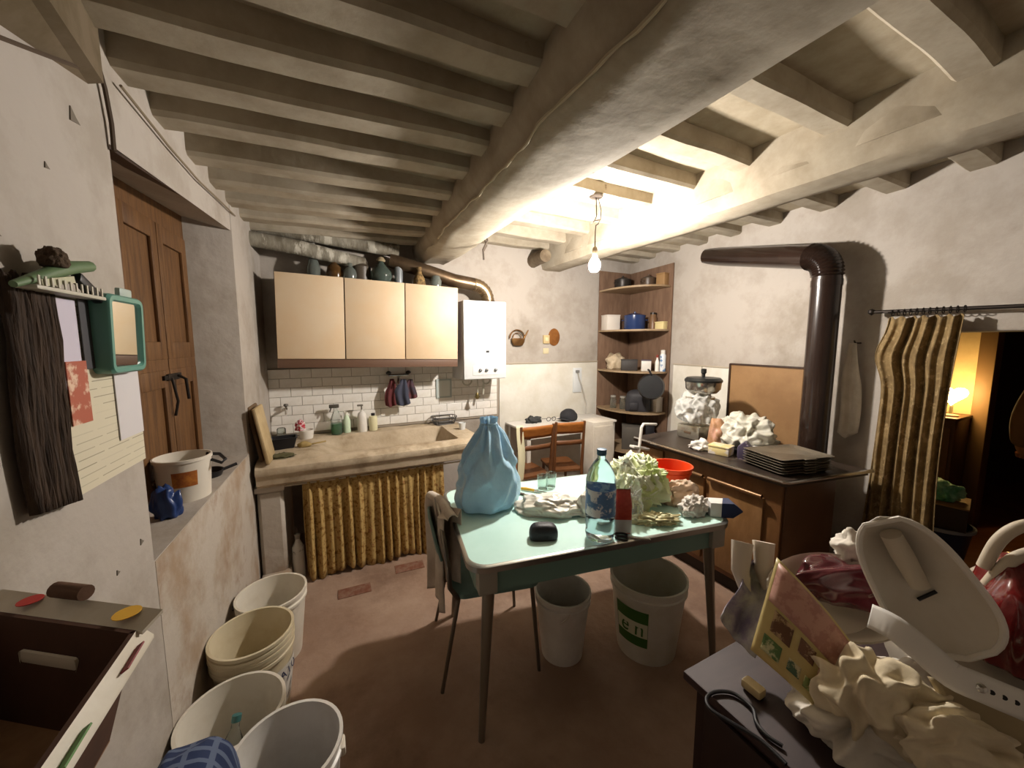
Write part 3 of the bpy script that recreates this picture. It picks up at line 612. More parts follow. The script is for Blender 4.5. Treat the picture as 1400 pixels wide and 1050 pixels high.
sheet(1.215, 1.30, 1.54, 1.70, .026, M('card_dark', '#3c3a3e', .6), 'dark_card')
sheet(1.44, 1.47, 1.55, 1.70, .03, M('postcard', '#8fa39b', .5, col2='#33333a', nscale=14, lo=.5, hi=.56), 'postcard')
MR = T('framed_mirror', 'small rectangular mirror in a sea-green plastic frame on the left wall', 'mirror', (xl(1.335) + .05, 1.335, 1.622), rot=(0, math.radians(2), -ANGL))
gm = M('sea_green_plastic', '#5d9184', .35)
O('frame', MB().rings([[(d_, y, z) for y, z in rrect(.085 + e_, .098 + e_, .02 if e_ > -.01 else .012, 5)] for d_, e_ in ((-.03, 0), (.004, 0), (.010, -.004), (.010, -.014), (.002, -.018))], cap=False), gm, MR)
O('backing', MB().prism([(x, y) for x, y in rrect(.08, .09, .02, 5)], 0, .02).xf(Matrix(((0, 0, 1, -.03), (1, 0, 0, 0), (0, 1, 0, 0), (0, 0, 0, 1)))), gm, MR)
O('glass', MB().box((-.004, -.068, -.081), (.003, .068, .081)), M('mirror_glass', '#dfe3e2', .02, metal=1), MR)
O('clip', MB().cbox((-.005, .02, .108), (.012, .06, .022), .004), M('pale_clip', '#a9b7b0', .4), MR)
WT = T('wall_tray', 'narrow white wire tray on the wall above the mat', 'tray', LW(1.13, 1.70, .03), -ANGL)
O('base', MB().box((-.02, -.10, .0), (.03, .12, .008), .002), M('tray_white', '#b8b3a4', .5), WT)
for i in range(12): O('bar', MB().box((.028, -.095 + i * .018, .008), (.03, -.09 + i * .018, .026)), M('tray_white', '#b8b3a4'), WT)
GBm = M('brush_green', '#5c7350', .5)
GB = T('green_brush', 'green plastic brush lying across the top of the wall tray', 'brush', LW(1.115, 1.738, .045), -ANGL, rot=(math.radians(12), 0, -ANGL))
O('handle', MB().tube([(0, -.12, -.01), (0, -.02, .004), (0, .05, .012), (0, .12, .012)], [.006, .012, .014, .012], 10), GBm, GB)
O('bristles', MB().box((-.012, -.07, -.018), (.012, .03, -.004)), M('bristle_pale', '#b7b59a', .8), GB)
O('scourer', MB().blob((0, 0, 0), (.022, .026, .03), 5, .18, 3.5, 4), M('scourer_brown', '#463626', .95, bump=.6, bscale=90), label='round dark brown scouring pad on top of the green brush', cat='scourer', loc=LW(1.11, 1.752, .045))
O('black_remote', MB().cbox((0, 0, 0), (.018, .10, .022), .004), black, label='slim black remote leaning on the wall tray above the mirror', cat='remote', loc=LW(1.215, 1.722, .045), rot=(math.radians(-25), 0, 0))
# plaster scar and old cable above the niche
O('old_cable', MB().tube([LW(1.40, 2.43, .012), LW(1.47, 2.28, .012), LW(1.485, 2.2, .012), LW(1.488, 2.13, .01)], .006, 6).tube([LW(1.0, 2.12, .012), LW(1.25, 2.22, .012), LW(1.42, 2.29, .014)], .005, 6), M('cable_dark', '#4a3b2c', .8), label='dark old cable running up the left wall corner', cat='cable')
O('thin_cable', MB().tube([LW(1.56, 2.34, .012), LW(1.9, 2.32, .01), LW(2.2, 2.315, .01), LW(2.55, 2.335, .01), LW(2.8, 2.345, .01)], .004, 6), M('cable_grey', '#7a6c58', .8), label='thin sagging cable above the niche lintel', cat='cable')
# pot on the sill
PT = T('enamel_pail', 'white plastic pail with orange label and black handle on niche sill', 'pail', (xl(2.08) - .10, 2.08, SILL))
O('body', MB().lathe([(.001, 0), (.088, 0), (.098, .17), (.103, .172), (.103, .185), (.097, .186), (.086, .01), (.001, .01)], 32, cap=False), white_m and M('pail_white', '#d6cfc2', .35), PT)
O('label_print', wrap(.0936, .0972, .07, .135, -1.75, -.85), M('label_orange', '#b5722c', .5, col2='#8f4c20', nscale=30), PT)
O('handle', MB().tube([(.07, .06, .17), (.12, .05, .165), (.15, .0, .15), (.14, -.02, .14), (.10, .0, .155)], .007, 8), black, PT)
O('blue_plastic_bag', MB().blob((0, 0, 0), (.05, .04, .09), 9, .3, 2, 4), M('bag_dark_blue', '#243a6b', .3), label='crumpled dark blue plastic bag on sill behind the wall edge', cat='bag', loc=(xl(1.86) - .09, 1.86, SILL))
O('black_pan', MB().lathe([(.001, 0), (.06, 0), (.07, .03), (.066, .03), (.056, .006), (.001, .006)], 20, cap=False).tube([(.06, .0, .025), (.12, .03, .04)], .008), black, label='small black pan on the sill beyond the white pail', cat='pan', loc=(xl(2.36) - .10, 2.36, SILL))
# ================================================================ on and around the sink
Zs = .846
def bottle(name, label, loc, prof, mat, cap=None, capm=None, n=18, cat='bottle', sx=1, sy=1, group=None, rz=0):
    t = T(name, label, cat, loc, rz, group); O('body', MB().lathe(prof, n, sx=sx, sy=sy), mat, t)
    if cap: O('cap', MB().lathe(cap, 14), capm, t)
    return t
sb = bottle('spray_bottle', 'clear spray bottle with green liquid on the sink edge', (.085, 3.41, Zs), [(.001, 0), (.04, 0), (.043, .02), (.042, .13), (.02, .19), (.014, .2), (.014, .22)], clear)
O('liquid', MB().lathe([(.001, .003), (.038, .003), (.041, .02), (.040, .09), (.001, .09)], 18), M('green_liquid', '#2f8f4e', .1, trans=.5), sb)
O('trigger_head', MB().box((-.05, -.012, .22), (.025, .012, .25), .005).tube([(-.035, 0, .22), (-.045, 0, .19)], .005), M('trigger_dark', '#4a4640', .5), sb)
bottle('green_bottle', 'small green detergent bottle behind the spray bottle', (.165, 3.44, Zs), [(.001, 0), (.03, 0), (.03, .1), (.018, .13), (.012, .15)], M('pale_green', '#c5d8bd', .4), [(.014, .15), (.014, .17), (.001, .17)], M('cap_pale', '#dfe0d4', .5))
sd_ = bottle('soap_dispenser', 'white pump soap dispenser on the sink edge', (.285, 3.41, Zs), [(.001, 0), (.038, 0), (.04, .02), (.038, .13), (.03, .16), (.012, .175), (.01, .19)], M('soap_white', '#dad7d0', .3))
O('pump', MB().cyl((0, 0, .19), (0, 0, .225), .006).box((-.035, -.01, .22), (.012, .01, .235), .004), M('pump_grey', '#6d675d', .4), sd_)
bottle('cream_bottle', 'short cream bottle with dark cap next to soap dispenser', (.375, 3.42, Zs), [(.001, 0), (.034, 0), (.035, .01), (.035, .11), (.03, .125), (.015, .13)], M('bottle_cream', '#d5d0ab', .4), [(.016, .128), (.016, .15), (.001, .152)], black)
O('black_tub', MB().rings([[(x * k_, y * k_, z) for x, y in rrect(.085, .06, .015, 4)] for k_, z in ((.75, 0), (1, .075), (1.05, .075), (1.05, .08), (.95, .08), (.72, .008))]), black, label='black rectangular plastic tub at the left end of the sink', cat='tub', loc=(-.275, 3.12, Zs), rot=(0, 0, .1))
O('white_tub', MB().lathe([(.001, 0), (.045, 0), (.055, .07), (.05, .07), (.042, .006), (.001, .006)], 20, cap=False), M('tub_white', '#dedad2', .4), label='small white tub with red patterned scourer beside the black tub', cat='tub', loc=(-.135, 3.36, Zs))
O('red_scourer', MB().blob((0, 0, 0), (.036, .034, .06), 2, .35, 4, 4), M('red_white_net', '#b8323f', .7, col2='#e8d8d8', nscale=45, lo=.5, hi=.55), label='red and white netted scourer on a small tub', cat='scourer', loc=(-.175, 3.345, Zs + .072))
O('jar_glass', MB().lathe([(.001, 0), (.03, 0), (.032, .08), (.025, .09), (.001, .09)], 16), glass, label='small clear glass in the corner behind black tub', cat='glass', loc=(-.31, 3.42, Zs))
for i, (x, z) in enumerate(((-.27, 1.08),)):
    tp = T('wall_tap', 'small old wall tap over the left end of the sink', 'tap', (x, YB - .01, z))
    O('body', MB().cyl((0, 0, 0), (0, -.06, 0), .011).tube([(0, -.05, 0), (0, -.08, -.005), (0, -.085, -.04)], .008), chrome, tp); O('knob', MB().lathe([(.004, .0), (.018, .018), (.014, .03), (.001, .032)], 12, (0, -.045, .01)), M('knob_dark', '#5d5850', .4), tp)
O('cleaning_brush', MB().blob((0, 0, 0), (.05, .02, .03), 4, .2, 3, 3).tube([(.03, 0, .015), (.14, .03, .02)], .006), M('brush_tan', '#a08a58', .7), label='tan scrubbing brush lying on sink stone by black tub', cat='brush', loc=(-.14, 3.08, Zs))
O('dark_rag', MB().blob((0, 0, 0), (.10, .05, .02), 6, .35, 3, 4), M('rag_green_dark', '#565238', .95), label='dark wet rag on the front left corner of the sink', cat='rag', loc=(-.28, 2.86, Zs))
# leaning boards at the left end
for i, (y, lab, m_, h_) in enumerate(((2.82, 'light wooden cutting board leaning in the sink corner', M('board_light', '#b5a07a', .7, col2='#a08a63', nscale=5), .36), (2.90, 'darker wooden board behind the light cutting board', M('board_dark', '#6b553c', .7), .36))):
    O('cutting_board', MB().box((-.011, -.11, 0), (.011, .11, h_), .008), m_, label=lab, cat='board', loc=(xl(y) + (.10 if i == 0 else .055), y, Zs), rot=(0, math.radians(-9), math.radians(-3)))
# mixer tap on tiles with cloths
MX = T('mixer_tap', 'chrome wall mixer tap with two handles over the stone basin', 'tap', (.605, YB - .01, 1.315))
O('bridge', MB().cyl((-.085, -.06, 0), (.085, -.06, 0), .012).cyl((-.075, 0, 0), (-.075, -.06, 0), .010).cyl((.075, 0, 0), (.075, -.06, 0), .010), chrome, MX)
for s in (-1, 1): O('handle', MB().lathe([(.006, 0), (.022, .008), (.024, .02), (.012, .032), (.001, .034)], 14, (s * .085, -.06, .008)), M('handle_black', '#2a2726', .3), MX)
O('spout', MB().tube([(0, -.06, -.005), (-.01, -.1, -.02), (-.02, -.15, -.04), (-.02, -.17, -.07)], .009), chrome, MX)
def hang(cx, y, z0, w_, h_, mat, label, seed, name='tea_towel', cat='cloth', foldn=3, pinch=.35):
    def f(u, v):
        k = pinch + (1 - pinch) * min(1, v * 2.2); x = (u - .5) * w_ * k
        return V((cx + x + .01 * math.sin(v * 5 + seed), y + .010 * math.sin(u * 2 * pi * foldn * .6 + seed) * (.4 + v) - .006 * seed % .01, z0 - h_ * v * (1 - .15 * abs(u - .45))))
    return O(name, MB().grid(f, 30, 20), mat, label=label, cat=cat, solid=.004)
hang(.53, YB - .105, 1.29, .09, .25, M('cloth_burgundy', '#5c2a2c', .9), 'burgundy cloth hanging left from the mixer tap', 1)
hang(.625, YB - .125, 1.285, .12, .24, M('cloth_slate', '#3e4150', .9), 'slate grey cloth hanging in the middle of the mixer tap', 2)
hang(.70, YB - .10, 1.28, .10, .18, M('cloth_maroon', '#6b3434', .9, col2='#3b3a44', nscale=6), 'dark maroon oven glove hanging right on the mixer tap', 3)
PQ = T('wall_plaque', 'small pale square framed plaque on the tiles below boiler side', 'plaque', (1.03, YB - .012, 1.17))
O('frame', MB().box((-.075, -.012, -.09), (.075, 0, -.075)).box((-.075, -.012, .075), (.075, 0, .09)).box((-.075, -.012, -.075), (-.06, 0, .075)).box((.06, -.012, -.075), (.075, 0, .075)), M('plaque_frame', '#a9b3b0', .4), PQ)
O('panel', MB().box((-.06, -.006, -.075), (.06, 0, .075)), M('plaque_panel', '#d3d5cf', .4), PQ)
WB = T('wire_basket', 'dark wire basket standing on the right rim of the sink', 'basket', (1.0, 3.40, Zs))
wm = M('wire_grey', '#4a4744', .5, metal=.3)
for k_, z in ((.8, .004), (.92, .035), (1, .07)): O('ring', MB().tube([(x * k_, y * k_, z) for x, y in rrect(.115, .075, .05, 5)], .0045, 5, loop=True), wm, WB)
for i, (x, y) in enumerate(rrect(.115, .075, .05, 5)): 
    if i % 2 == 0: O('wire', MB().tube([(x * .8, y * .8, .004), (x, y, .07)], .0032, 4), wm, WB)
O('basket_floor', MB().grid(lambda u, v: V((-.085 + .17 * u, -.055 + .11 * v, .004 + .002 * math.sin(u * 60))), 30, 4), wm, WB, solid=.002)
O('white_cup', MB().lathe([(.001, 0), (.025, 0), (.032, .06), (.029, .06), (.022, .005), (.001, .005)], 18, cap=False), white_m, label='small white cup at the right end of the stone sink', cat='cup', loc=(1.075, 3.10, Zs))
bottle('white_flask', 'white spray flask on the floor beside the sink curtain', (-.205, 2.83, 0), [(.001, 0), (.036, 0), (.038, .02), (.036, .22), (.022, .25), (.014, .27), (.014, .29)], M('flask_white', '#c9c6bf', .4, col2='#8f8b83', nscale=12, lo=.55, hi=.6), [(.016, .28), (.018, .31), (.001, .315)], M('cap_grey', '#8f8b83', .5))
# ---------------------------------------------------------------- jars and bottles on top of the wall cabinet
Zc = 2.093
gl_d = M('dusty_glass', '#9aa39c', .15, trans=.7, ior=1.4); gl_b = M('brown_glass', '#7c5a34', .15, trans=.6, ior=1.4)
def zc(x): return Zc - x * math.tan(math.radians(1.2)) + .001
bottle('tall_bottle', 'tall clear glass bottle above the left cabinet door', (-.02, 3.36, zc(-.02)), [(.001, 0), (.045, 0), (.047, .08), (.03, .15), (.016, .2), (.015, .25)], gl_d, [(.018, .25), (.018, .265), (.001, .265)], M('cap_grey', '#8f8b83'))
bottle('brown_flask', 'round brown glass flask near the gap of first two doors', (.125, 3.34, zc(.125)), [(.001, 0), (.05, 0), (.062, .05), (.05, .1), (.02, .13), (.018, .16)], gl_b)
bottle('round_flask', 'small round shiny glass flask above middle cabinet door', (.235, 3.30, zc(.235)), [(.001, 0), (.04, 0), (.05, .045), (.042, .085), (.018, .11), (.017, .135)], gl_d)
bottle('wide_jar', 'wide dark lidded jar on top of the middle cabinet door', (.325, 3.40, zc(.325)), [(.001, 0), (.075, 0), (.078, .13), (.06, .15), (.05, .16)], M('jar_dark', '#4f463b', .4), [(.055, .158), (.055, .18), (.001, .182)], M('lid_dark', '#3c342b', .5))
bottle('demijohn', 'bulbous greenish glass demijohn with tied cloth top', (.475, 3.33, zc(.475)), [(.001, 0), (.06, 0), (.085, .06), (.08, .1), (.045, .14), (.022, .17), (.02, .2)], M('green_glass', '#66756c', .12, trans=.6, ior=1.4), [(.03, .18), (.038, .19), (.02, .215), (.001, .22)], M('cloth_tie', '#9a8a6c', .9), n=24)
bottle('grey_tin', 'tall slim grey cylinder tin beside the demijohn', (.615, 3.34, zc(.615)), [(.001, 0), (.035, 0), (.035, .2), (.03, .21), (.001, .212)], M('tin_grey', '#8b9093', .4, metal=.4))
bottle('wicker_flask', 'small wicker covered flask above the right cabinet door', (.765, 3.24, zc(.765)), [(.001, 0), (.055, 0), (.045, .06), (.022, .1), (.018, .13), (.026, .15)], M('wicker', '#8d7145', .8, col2='#5f4a2b', nscale=40, lo=.45, hi=.55, bump=.5, bscale=60))
bottle('squat_jar', 'squat clear jar at the right end of cabinet top', (.90, 3.22, zc(.90)), [(.001, 0), (.045, 0), (.05, .05), (.035, .075), (.034, .09)], gl_d)
# ================================================================ things on the turquoise table
Zt = .7612
TT_R = Matrix.Rotation(math.radians(-9.3), 4, 'Z')
bagblue = M('bag_light_blue', '#b9dcf2', .3, col2='#a9d0ea', nscale=3, trans=.15, ior=1.1, bump=.6, bscale=14)
def bagf(u, v):
    # v: 0 base .. 1 tuft
    prof = [(0, .10), (.02, .155), (.10, .168), (.28, .165), (.45, .148), (.60, .122), (.72, .096), (.82, .070), (.89, .045), (.94, .034), (1, .036)]
    for k in range(len(prof) - 1):
        if v <= prof[k + 1][0]: f = (v - prof[k][0]) / (prof[k + 1][0] - prof[k][0]); r = prof[k][1] + (prof[k + 1][1] - prof[k][1]) * f; break
    a = 2 * pi * u; pl_ = max(0, v - .3) / .7
    r *= 1 + (.05 + .22 * pl_) * math.sin(a * 9 + 3 * noise.noise(V((math.cos(a), math.sin(a), v * 2))) * 2) * (.3 + pl_)
    q = V((math.cos(a) * 1.6, math.sin(a) * 1.6, v * 3.2)); w3 = noise.noise_vector(q * .8) * .5; q = q + w3
    r *= 1 + .05 * sum((1 - 2 * abs(math.sin(q.dot(V(n3)) * f3))) for n3, f3 in (((.7, .2, .6), 2.6), ((-.3, .8, .5), 3.1), ((.5, -.6, .3), 3.7), ((.1, .4, -.8), 2.2), ((-.7, -.3, .6), 4.4))) / 1.6
    return V((r * math.cos(a) * 1.03 + .01 * v, r * math.sin(a) * .86, .465 * v))
m = MB().grid(bagf, 140, 70); bmesh.ops.remove_doubles(m.bm, verts=m.bm.verts, dist=.0004)
bmesh.ops.holes_fill(m.bm, edges=[e for e in m.bm.edges if e.is_boundary and e.verts[0].co.z < .05], sides=400)
BG = T('plastic_bag', 'full light blue plastic bag tied at the top on turquoise table', 'bag', (.735, 1.735, Zt))
O('sack', m, bagblue, BG, sharp=80)
O('tie', MB().tube([(.010 + .037 * math.cos(a * pi / 8), .033 * math.sin(a * pi / 8), .432) for a in range(16)], .006, 6, loop=True), bagblue, BG)
O('glasses_case', MB().blob((0, 0, .0), (.062, .036, .045), 1, .04, 1, 4, flat=True, ridged=False, fn=lambda p: V((math.copysign(abs(p.x) ** .55, p.x), math.copysign(abs(p.y) ** .6, p.y), math.copysign(abs(p.z) ** .8, p.z)))), M('case_black', '#25262a', .5, bump=.15, bscale=90), label='rounded black zip case lying on the turquoise table', cat='case', loc=(.822, 1.325, Zt), rot=(0, 0, math.radians(-22)))
# water bottle
WBt = T('water_bottle', 'two litre clear water bottle with blue label and cap', 'bottle', (1.035, 1.21, Zt)); WBt.scale = (1.2, 1.2, 1.13)
prof = [(.001, .004), (.03, .0), (.048, .008), (.052, .03), (.050, .045), (.052, .06)]
for i in range(5): prof += [(.0525, .07 + i * .028), (.0500, .084 + i * .028)]
prof += [(.0525, .215), (.052, .235), (.044, .268), (.028, .298), (.015, .315), (.013, .335)]
pet = M('pet_plastic', '#dcebf2', .06, trans=.92, ior=1.2)
O('body', MB().lathe(prof, 32), pet, WBt)
O('cap', MB().lathe([(.016, .328), (.017, .332), (.017, .35), (.001, .352)], 18), M('cap_blue', '#3c6480', .4), WBt)
lbm = M('label_blue', '#5b83b5', .35, col2='#e3e8ec', nscale=16, lo=.5, hi=.54, col3='#b5484a', n3=9, lo3=.62, hi3=.64)
O('label', MB().lathe([(.0532, .105), (.0534, .11), (.0534, .2), (.0532, .205)], 32, cap=False), lbm, WBt)
O('water', MB().lathe([(.001, .008), (.046, .012), (.0485, .03), (.0485, .09), (.001, .09)], 24), M('water', '#e6f0f2', .02, trans=1, ior=1.33), WBt)
# red coffee packet
RP = T('coffee_packet', 'upright red and grey foil packet behind the water bottle', 'packet', (1.165, 1.215, Zt), math.radians(-28))
O('packet_body', MB().rings([[(x, y, z) for x, y in rrect(a_, b_, .008, 3)] for a_, b_, z in ((.034, .024, 0), (.037, .026, .02), (.037, .026, .13), (.034, .02, .16), (.034, .004, .185), (.033, .003, .195))]), M('foil_red', '#9e3023', .35, col2='#c2543c', nscale=9), RP)
O('lower_print', MB().rings([[(x, y, z) for x, y in rrect(.0378, .0268, .008, 3)] for z in (.005, .065)], cap=False), M('foil_grey', '#b5b0ac', .3), RP)
# lettuce: layered leaves
let_g = M('lettuce_green', '#c4d48c', .5, col2='#e3e8c4', nscale=5, lo=.4, hi=.6, sss=.1); let_w = M('lettuce_pale', '#e4e8d2', .5, col2='#cfdca4', nscale=6, lo=.45, hi=.6, sss=.1)
LT = T('lettuce_head', 'large pale green leafy lettuce head on the turquoise table', 'lettuce', (1.46, 1.42, Zt)); LT.scale = (1.5, 1.45, .98)
O('heart', MB().blob((0, 0, .0), (.105, .10, .14), 4, .35, 3.2, 5), let_g, LT)
random.seed(3)
for i in range(26):
    a = random.uniform(0, 2 * pi); el_ = random.uniform(.1, 1.35); sz = random.uniform(.07, .11); sd0 = random.uniform(0, 50)
    base = V((.085 * math.cos(a) * math.cos(el_), .08 * math.sin(a) * math.cos(el_), .10 + .11 * math.sin(el_)))
    nrm = V((math.cos(a) * math.cos(el_ * .8), math.sin(a) * math.cos(el_ * .8), math.sin(el_ * .8))); upv = (V((0, 0, 1)) - nrm * nrm.z).normalized() if abs(nrm.z) < .98 else V((1, 0, 0)); sdv = nrm.cross(upv)
    def lf(u, v, nrm=nrm, upv=upv, sdv=sdv, sz=sz, base=base, sd0=sd0):
        s_ = (u - .5) * 2; t_ = v; w_ = math.sin(min(1, t_ * 1.1 + .12) * pi * .82) ** .7
        ruf = .022 * t_ * math.sin(s_ * 11 + sd0) * (.3 + abs(s_)) + .012 * noise.noise(V((s_ * 4 + sd0, t_ * 4, 1)))
        q = base + sdv * (s_ * sz * .75 * w_) + upv * ((t_ - .45) * sz * 1.3) + nrm * (.02 * t_ * t_ - .03 * s_ * s_ + ruf)
        q.z = max(q.z, .004); return q
    O('leaf', MB().grid(lf, 14, 10), let_w if i % 3 else let_g, LT, solid=.002)
film = M('plastic_film', '#e9ebe6', .15, trans=.75, ior=1.15); film_w = M('plastic_white_bag', '#dcd9cd', .3, col2='#cac6b8', nscale=4, sss=.2)
O('leaf_scraps', MB().blob((0, 0, 0), (.125, .055, .03), 12, .5, 4.2, 5), M('leaf_scraps', '#dfe0b8', .6, col2='#c3b98c', nscale=16, lo=.45, hi=.6), label='pale trimmed leaf scraps in front of the lettuce', cat='scraps', loc=(1.36, 1.215, Zt), rot=(0, 0, math.radians(-28)))
O('clear_bag', MB().blob((0, 0, 0), (.065, .045, .11), 15, .35, 2.4, 5), film, label='clear plastic bag slumped between packet and lettuce', cat='bag', loc=(1.285, 1.275, Zt))
O('white_bag', MB().blob((0, 0, 0), (.17, .10, .06), 21, .2, 2.8, 6), film_w, label='crumpled cream plastic bag beside the water bottle', cat='bag', loc=(.985, 1.53, Zt), rot=(0, 0, math.radians(-35)))
O('white_bag', MB().blob((0, 0, 0), (.075, .07, .085), 24, .22, 1.8, 5), film_w, label='round white plastic bag bundle just behind the water bottle', cat='bag', loc=(1.15, 1.41, Zt))
O('tan_paper', MB().blob((0, 0, 0), (.10, .055, .09), 31, .24, 3.0, 5), M('paper_tan', '#c9a98a', .8, col2='#d8c4b0', nscale=5), label='crumpled tan paper bag right of the lettuce', cat='paper', loc=(1.645, 1.295, Zt), rot=(0, 0, -.4))
O('white_paper', MB().blob((0, 0, 0), (.085, .055, .065), 34, .26, 3.2, 5), M('paper_white', '#d9d4cc', .8, col2='#b9b2aa', nscale=6), label='crumpled white paper beside the blue white carton', cat='paper', loc=(1.605, 1.185, Zt))
CA = T('drink_carton', 'blue and white drink carton lying near the table corner', 'carton', (1.715, 1.12, Zt + .036), math.radians(-35))
O('box', MB().box((-.06, -.035, -.035), (.045, .035, .035), .003), M('carton_white', '#dcd9d6', .35), CA)
O('gable_top', MB().rings([[(.045, -.035, -.035), (.045, .035, -.035), (.045, .035, .035), (.045, -.035, .035)], [(.085, -.035, -.003), (.085, .035, -.003), (.085, .035, .003), (.085, -.035, .003)]]), M('carton_blue', '#2c3a5c', .35), CA)
O('blue_print', MB().prism([(-.01, -.0356), (.046, -.0356), (.046, .0356), (.02, .0356)], -.0355, .0356), M('carton_blue', '#2c3a5c', .35), CA)
OB = T('orange_bowl', 'orange plastic bucket on the table behind the lettuce', 'bucket', (1.775, 1.47, Zt))
O('body', MB().lathe([(.001, 0), (.085, 0), (.108, .13), (.115, .13), (.115, .142), (.106, .142), (.082, .008), (.001, .008)], 32, cap=False), M('orange_plastic', '#d9481c', .35), OB)
O('rib', MB().lathe([(.1045, .105), (.109, .106), (.109, .112), (.105, .113)], 32, cap=False), M('orange_plastic', '#d9481c'), OB)
for i, (x, y) in enumerate(((1.10, 1.79), (1.165, 1.80))):
    O('drinking_glass', MB().lathe([(.001, 0), (.026, 0), (.031, .085), (.029, .085), (.024, .006), (.001, .006)], 20, cap=False), glass, label=('clear drinking glass nearer the blue bag' if i == 0 else 'clear drinking glass nearer the water bottle'), cat='glass', loc=(x, y, Zt))
PE = T('vegetable_peeler', 'yellow handled knife lying behind the blue bag side', 'knife', (1.02, 1.80, Zt + .009), math.radians(-50))
O('handle', MB().tube([(-.05, 0, 0), (-.02, 0, .002), (.03, 0, .001)], [.007, .009, .007], 10), M('yellow_plastic', '#d9a22a', .4), PE); O('blade', MB().box((.03, -.007, -.002), (.11, .007, 0)), chrome, PE)
KN = T('table_knife', 'dark handled table knife beside the blue bag', 'knife', (.965, 1.76, Zt + .006), math.radians(-55))
O('handle', MB().box((-.09, -.008, -.005), (0, .008, .006), .003), M('knife_handle', '#4a3c30', .5), KN); O('blade', MB().box((0, -.008, -.001), (.11, .008, .001)), chrome, KN)
SC = T('kitchen_scissors', 'dark scissors lying right of the water bottle', 'scissors', (1.16, 1.145, Zt + .005), math.radians(-40))
O('blade', MB().box((-.02, -.006, -.003), (.075, .004, 0)), chrome, SC); O('blade', MB().box((-.02, -.004, 0), (.073, .008, .003)), chrome, SC)
O('grip', MB().tube([(-.045 + .026 * math.cos(a * pi / 6), .014 + .014 * math.sin(a * pi / 6), 0) for a in range(12)], .004, 6, loop=True).tube([(-.045 + .026 * math.cos(a * pi / 6), -.016 + .014 * math.sin(a * pi / 6), 0) for a in range(12)], .004, 6, loop=True), black, SC)
# ================================================================ back table, chairs
WTb = T('white_table', 'small white covered table against the back wall', 'table', (2.25, 3.265, 0))
O('table_top', MB().box((-.57, -.215, .755), (.555, .215, .78), .006), M('white_cloth_top', '#dedbd6', .5, col2='#d2cec6', nscale=4), WTb)
for a_ in (-1, 1):
    for b_ in (-1, 1): O('leg', MB().box((a_ * .52 - .02, b_ * .18 - .02, 0), (a_ * .52 + .02, b_ * .18 + .02, .755)), M('white_leg', '#cfcac0', .5), WTb)
O('apron', MB().box((-.54, -.2, .68), (.53, -.185, .755)), M('white_leg', '#cfcac0', .5), WTb)
O('dark_glove', MB().blob((0, 0, 0), (.10, .055, .05), 41, .35, 2.6, 4), M('glove_grey', '#3a3c3c', .8), label='dark grey gloves lying on the white table', cat='gloves', loc=(1.93, 3.33, .781))
EG = T('black_glasses', 'black framed glasses between gloves and cap on white table', 'glasses', (2.13, 3.30, .782))
for s in (-1, 1):
    O('lens_rim', MB().tube([(s * .032 + .024 * math.cos(a * pi / 6), 0, .024 + .02 * math.sin(a * pi / 6)) for a in range(12)], .003, 6, loop=True), black, EG)
    O('temple', MB().tube([(s * .056, 0, .03), (s * .058, .1, .01)], .0025, 5), black, EG)
CP = T('peaked_cap', 'black peaked cap lying on the white table', 'cap', (2.33, 3.27, .781), .3)
O('crown', MB().blob((0, 0, 0), (.10, .09, .085), 44, .08, 1.5, 4, ridged=False), M('cap_black', '#2a2a2e', .85), CP)
O('peak', MB().grid(lambda u, v: V((-.07 - .075 * v * math.sin(pi * (.15 + .7 * u)), -.075 + .15 * u, .018 + .012 * math.sin(pi * u))), 14, 5), M('cap_black', '#2a2a2e'), CP, solid=.004)
woodc = M('chair_orange_wood', '#a8672c', .45, col2='#8f5522', nscale=5, stretch=(2, 8, 8)); woodd = M('chair_dark_wood', '#6e4526', .5, col2='#5c381d', nscale=4)
def wood_chair(label, loc, rz, w_):
    t = T('wooden_chair', label, 'chair', loc, rz, 'wooden chairs by the white table')
    O('backrest', MB().grid(lambda u, v: V((-w_ / 2 + w_ * u, -.21 - .012 * math.sin(pi * u) - .03 * v, .80 + .10 * v)), 12, 4), woodc, t, solid=.018)
    O('lower_slat', MB().grid(lambda u, v: V((-w_ / 2 + w_ * u, -.20 - .01 * math.sin(pi * u), .69 + .04 * v)), 12, 2), woodd, t, solid=.016)
    O('seat', MB().prism(rrect(w_ / 2, .19, .03, 4), .435, .455), woodd, t)
    for s in (-1, 1):
        O('leg', MB().tube([(s * (w_ / 2 - .012), -.245, .91), (s * (w_ / 2 - .012), -.20, .5), (s * (w_ / 2 - .0), -.20, .0)], [.012, .016, .013], 8), woodd, t)
        O('leg', MB().tube([(s * (w_ / 2 - .03), .16, .44), (s * (w_ / 2 - .02), .17, 0)], [.015, .012], 8), woodd, t)
    O('stretcher', MB().cyl((-w_ / 2 + .02, -.2, .25), (w_ / 2 - .02, -.2, .25), .009).cyl((-w_ / 2 + .03, .165, .22), (w_ / 2 - .03, .165, .22), .009), woodd, t)
    return t
wood_chair('orange-brown wooden chair with a wide back, nearer the blue bag', (1.60, 2.93, 0), 0, .34)
wood_chair('narrower wooden chair at the white table, nearer the corner shelf', (2.0, 2.93, 0), math.radians(-14), .29)
hang(1.435, 2.695, .925, .075, .52, M('cream_towel', '#d9d3b2', .9), 'narrow cream towel hanging left of the wooden chair back', 5, name='cream_towel', cat='towel', foldn=1, pinch=.9)
WC = T('white_locker', 'narrow white cabinet standing between chairs and corner shelf', 'cabinet', (2.36, 2.84, 0))
O('body', MB().box((-.12, -.1, .04), (.12, .1, .86), .006), M('locker_white', '#cfc9bf', .5, col2='#bdb4a6', nscale=3), WC)
